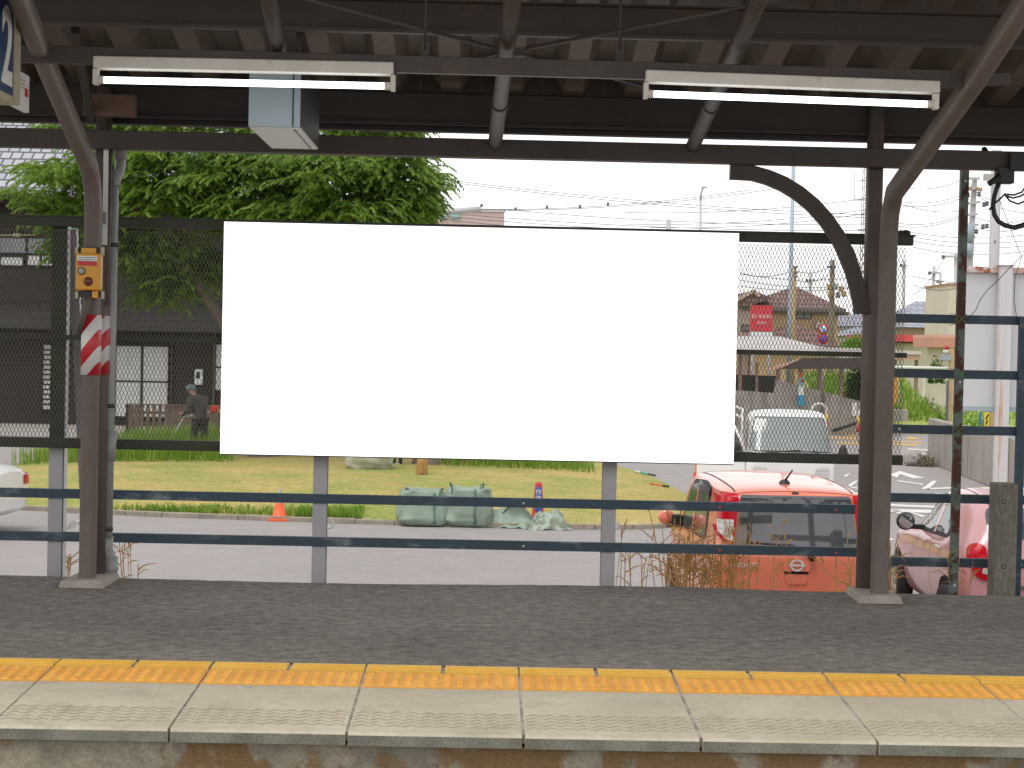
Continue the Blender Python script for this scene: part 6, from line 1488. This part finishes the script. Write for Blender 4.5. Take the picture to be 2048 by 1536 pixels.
win(1876, 652, 1884, 662, 139.9, gh, M['glass_dark'], M['trim'], 0)
simple_house('tiled_house', 'distant brown walled house left of the cream block', 1800, 1888, 655, 1850, 646, 125, pm('wall_brownish', (.34, .24, .2)), M['tile_far'])
ct = thing('cream_block', 'tall cream building left of the rusty post', 'building', (P(1910, 700, 115).x, 115, -1)); m_ = MB(); a, c_ = P(1894, 700, 115), P(1950, 571, 115); m_.mm((a.x, 115, -1), (c_.x, 121, c_.z)); m_.build('wall', M['wall_cream'], ct); m_ = MB(); m_.mm((a.x - .1, 114.9, c_.z), (c_.x, 121, c_.z + .12)); m_.build('roof_edge', pm('roof_edge_red', (.4, .2, .14)), ct)
rs_ = thing('red_roof_shop', 'low cream shop with bright red roof edge behind the blue rails', 'shop', (P(1810, 735, 108).x, 108, -1)); m_ = MB(); a, c_ = P(1740, 735, 108), P(1862, 682, 108); m_.mm((a.x, 108, -1), (c_.x + 1, 114, c_.z)); m_.build('wall', M['wall_cream'], rs_)
m_ = MB(); a, c_ = P(1740, 680, 107), P(1860, 671, 107); m_.mm((a.x, 107, a.z - .05), (c_.x, 114, a.z + .38)); m_.build('roof', pm('roof_red', (.62, .07, .08), rough=.5), rs_); m_ = MB(); pbox(m_, 1790, 681, 1860, 686, 107.4, .5); m_.build('soffit', pm('soffit_dark', (.12, .08, .07)), rs_)
sp_ = thing('salmon_shed', 'salmon coloured shed roof panel left of the rusty post', 'shed', (P(1890, 735, 85).x, 85, -1)); m_ = MB(); pbox(m_, 1866, 676, 1930, 694, 85, 4); m_.build('roof_panel', pm('salmon', (.55, .28, .21), (.5, .25, .19), scale=1), sp_); m_ = MB(); pbox(m_, 1866, 670.5, 1930, 675.8, 85.2, 4); m_.build('roof_top', pm('salmon2', (.62, .36, .26)), sp_); m_ = MB(); a = P(1880, 694, 86); m_.mm((a.x, 86, -1), (a.x + 4, 88.5, a.z)); m_.build('wall', M['wall_cream'], sp_)
pl_ = thing('porch_roof', 'small pale porch roof with salmon edge beside the mesh', 'porch', (P(1820, 735, 95).x, 95, -1)); m_ = MB(); pbox(m_, 1780, 702, 1843, 708, 95, 2); m_.build('roof', M['shelter_roof'], pl_); m_ = MB(); pbox(m_, 1780, 708.3, 1840, 719, 95.1, 1.8); m_.build('edge', M['shelter_trim'], pl_)
for x in (1790, 1834): m_ = MB(); a = P(x, 719, 95.5); m_.mm((a.x - .08, 95.5, -1), (a.x + .08, 95.7, a.z)); m_.build('post', M['shelter_post'], pl_)
for (x0_, x1_, ye, ax_, ay, Y, lab) in ((1655, 1745, 652, 1700, 628, 150, 'grey distant house behind the hedge, left of the bare column'), (1690, 1790, 672, 1740, 655, 135, 'low grey distant house just left of the bare column')): simple_house('tiled_house', lab, x0_, x1_, ye, ax_, ay, Y, M['wall_far'], M['tile_far'])
rl_ = thing('guard_rail', 'white guard rail with balusters across the green plot', 'railing', P(1850, 760, 76))
A, B_ = P(1760, 733, 76), P(1902, 737, 76); zR = (A.z + B_.z) / 2
m_ = MB(); m_.tube([(A.x, 76, zR), (B_.x, 76, zR)], .06, 8); m_.tube([(A.x, 76, zR - .12), (B_.x, 76, zR - .12)], .03, 6); m_.tube([(A.x, 76, zR - .28), (B_.x, 76, zR - .28)], .03, 6); m_.build('rail', M['white_paint'], rl_)
x = A.x; m_ = MB()
while x < B_.x: m_.tube([(x, 76, zR), (x, 76, zR - .28)], .018, 5, False); x += .16
x = A.x
while x < B_.x: m_.tube([(x, 76, zR), (x, 76, -1)], .03, 6, False); x += 2.0
m_.build('balusters', M['white_paint'], rl_)
yp = thing('ochre_post', 'ochre post with grey signal box and red lamp left of the rusty post', 'signal post', (P(1904, 840, 62).x, 62, -1))
m_ = MB(); a = P(1904, 697, 62); m_.mm((a.x - .075, 62, -1), (a.x + .075, 62.12, a.z)); m_.build('post', pm('ochre_post', (.60, .42, .22), (.5, .34, .18), scale=4), yp)
m_ = MB(); pbox(m_, 1884, 710, 1903, 721, 61.9, .2); m_.build('signal_box', M['sign_grey'], yp, bevel=.02)
m_ = MB(); m_.lathe([(0, -.07), (.075, -.07), (.085, .0), (.06, .06), (0, .075)], P(1893.5, 695, 62), 'z', 14); m_.build('red_lamp', M['red'], yp)
m_ = MB(); m_.lathe([(0, -.08), (.12, -.08), (.12, .08), (0, .08)], P(1892, 704, 62), 'z', 14); m_.build('lamp_base', M['wall_cream'], yp)
m_ = MB(); a = P(1896, 762, 61.8); m_.mm((a.x - .04, 61.8, -1), (a.x + .04, 61.88, a.z)); m_.build('side_tube', M['insul'], yp)
q = P(1872, 740, 80); bush('low_bush', 'dark green bush behind the white guard rail', (q.x, 80, q.z - .6), .4, .4, 1.1, 700, 8, M['leaf_dark'])
sgp = thing('stake_sign', 'blue and yellow lettered stakes beneath the white signboard', 'sign', P(1972, 850, 40))
m_ = MB(); pbox(m_, 1959, 825, 1963, 850, 44, .05); m_.build('blue_stake', M['label_blue'], sgp); m_ = MB(); pbox(m_, 1969, 825, 1979, 852, 44, .05); m_.build('yellow_plate', pm('yellow_plate', (.75, .62, .06)), sgp); m_ = MB(); pbox(m_, 1980, 825, 1989, 856, 44, .06); m_.build('wood_stake', M['pole_ochre'], sgp); m_ = MB(); m_.bar(P(1977, 828, 43.98), P(1972, 838, 43.98), .02, .03); m_.bar(P(1975, 840, 43.98), P(1972, 849, 43.98), .02, .03); m_.build('dark_strokes', M['black'], sgp)
q = P(1945, 845, 50); bush('low_bush', 'leafy green bush under the white signboard', (q.x, 50, -1), .9, .8, .85, 1500, 9, M['leaf_bright'])
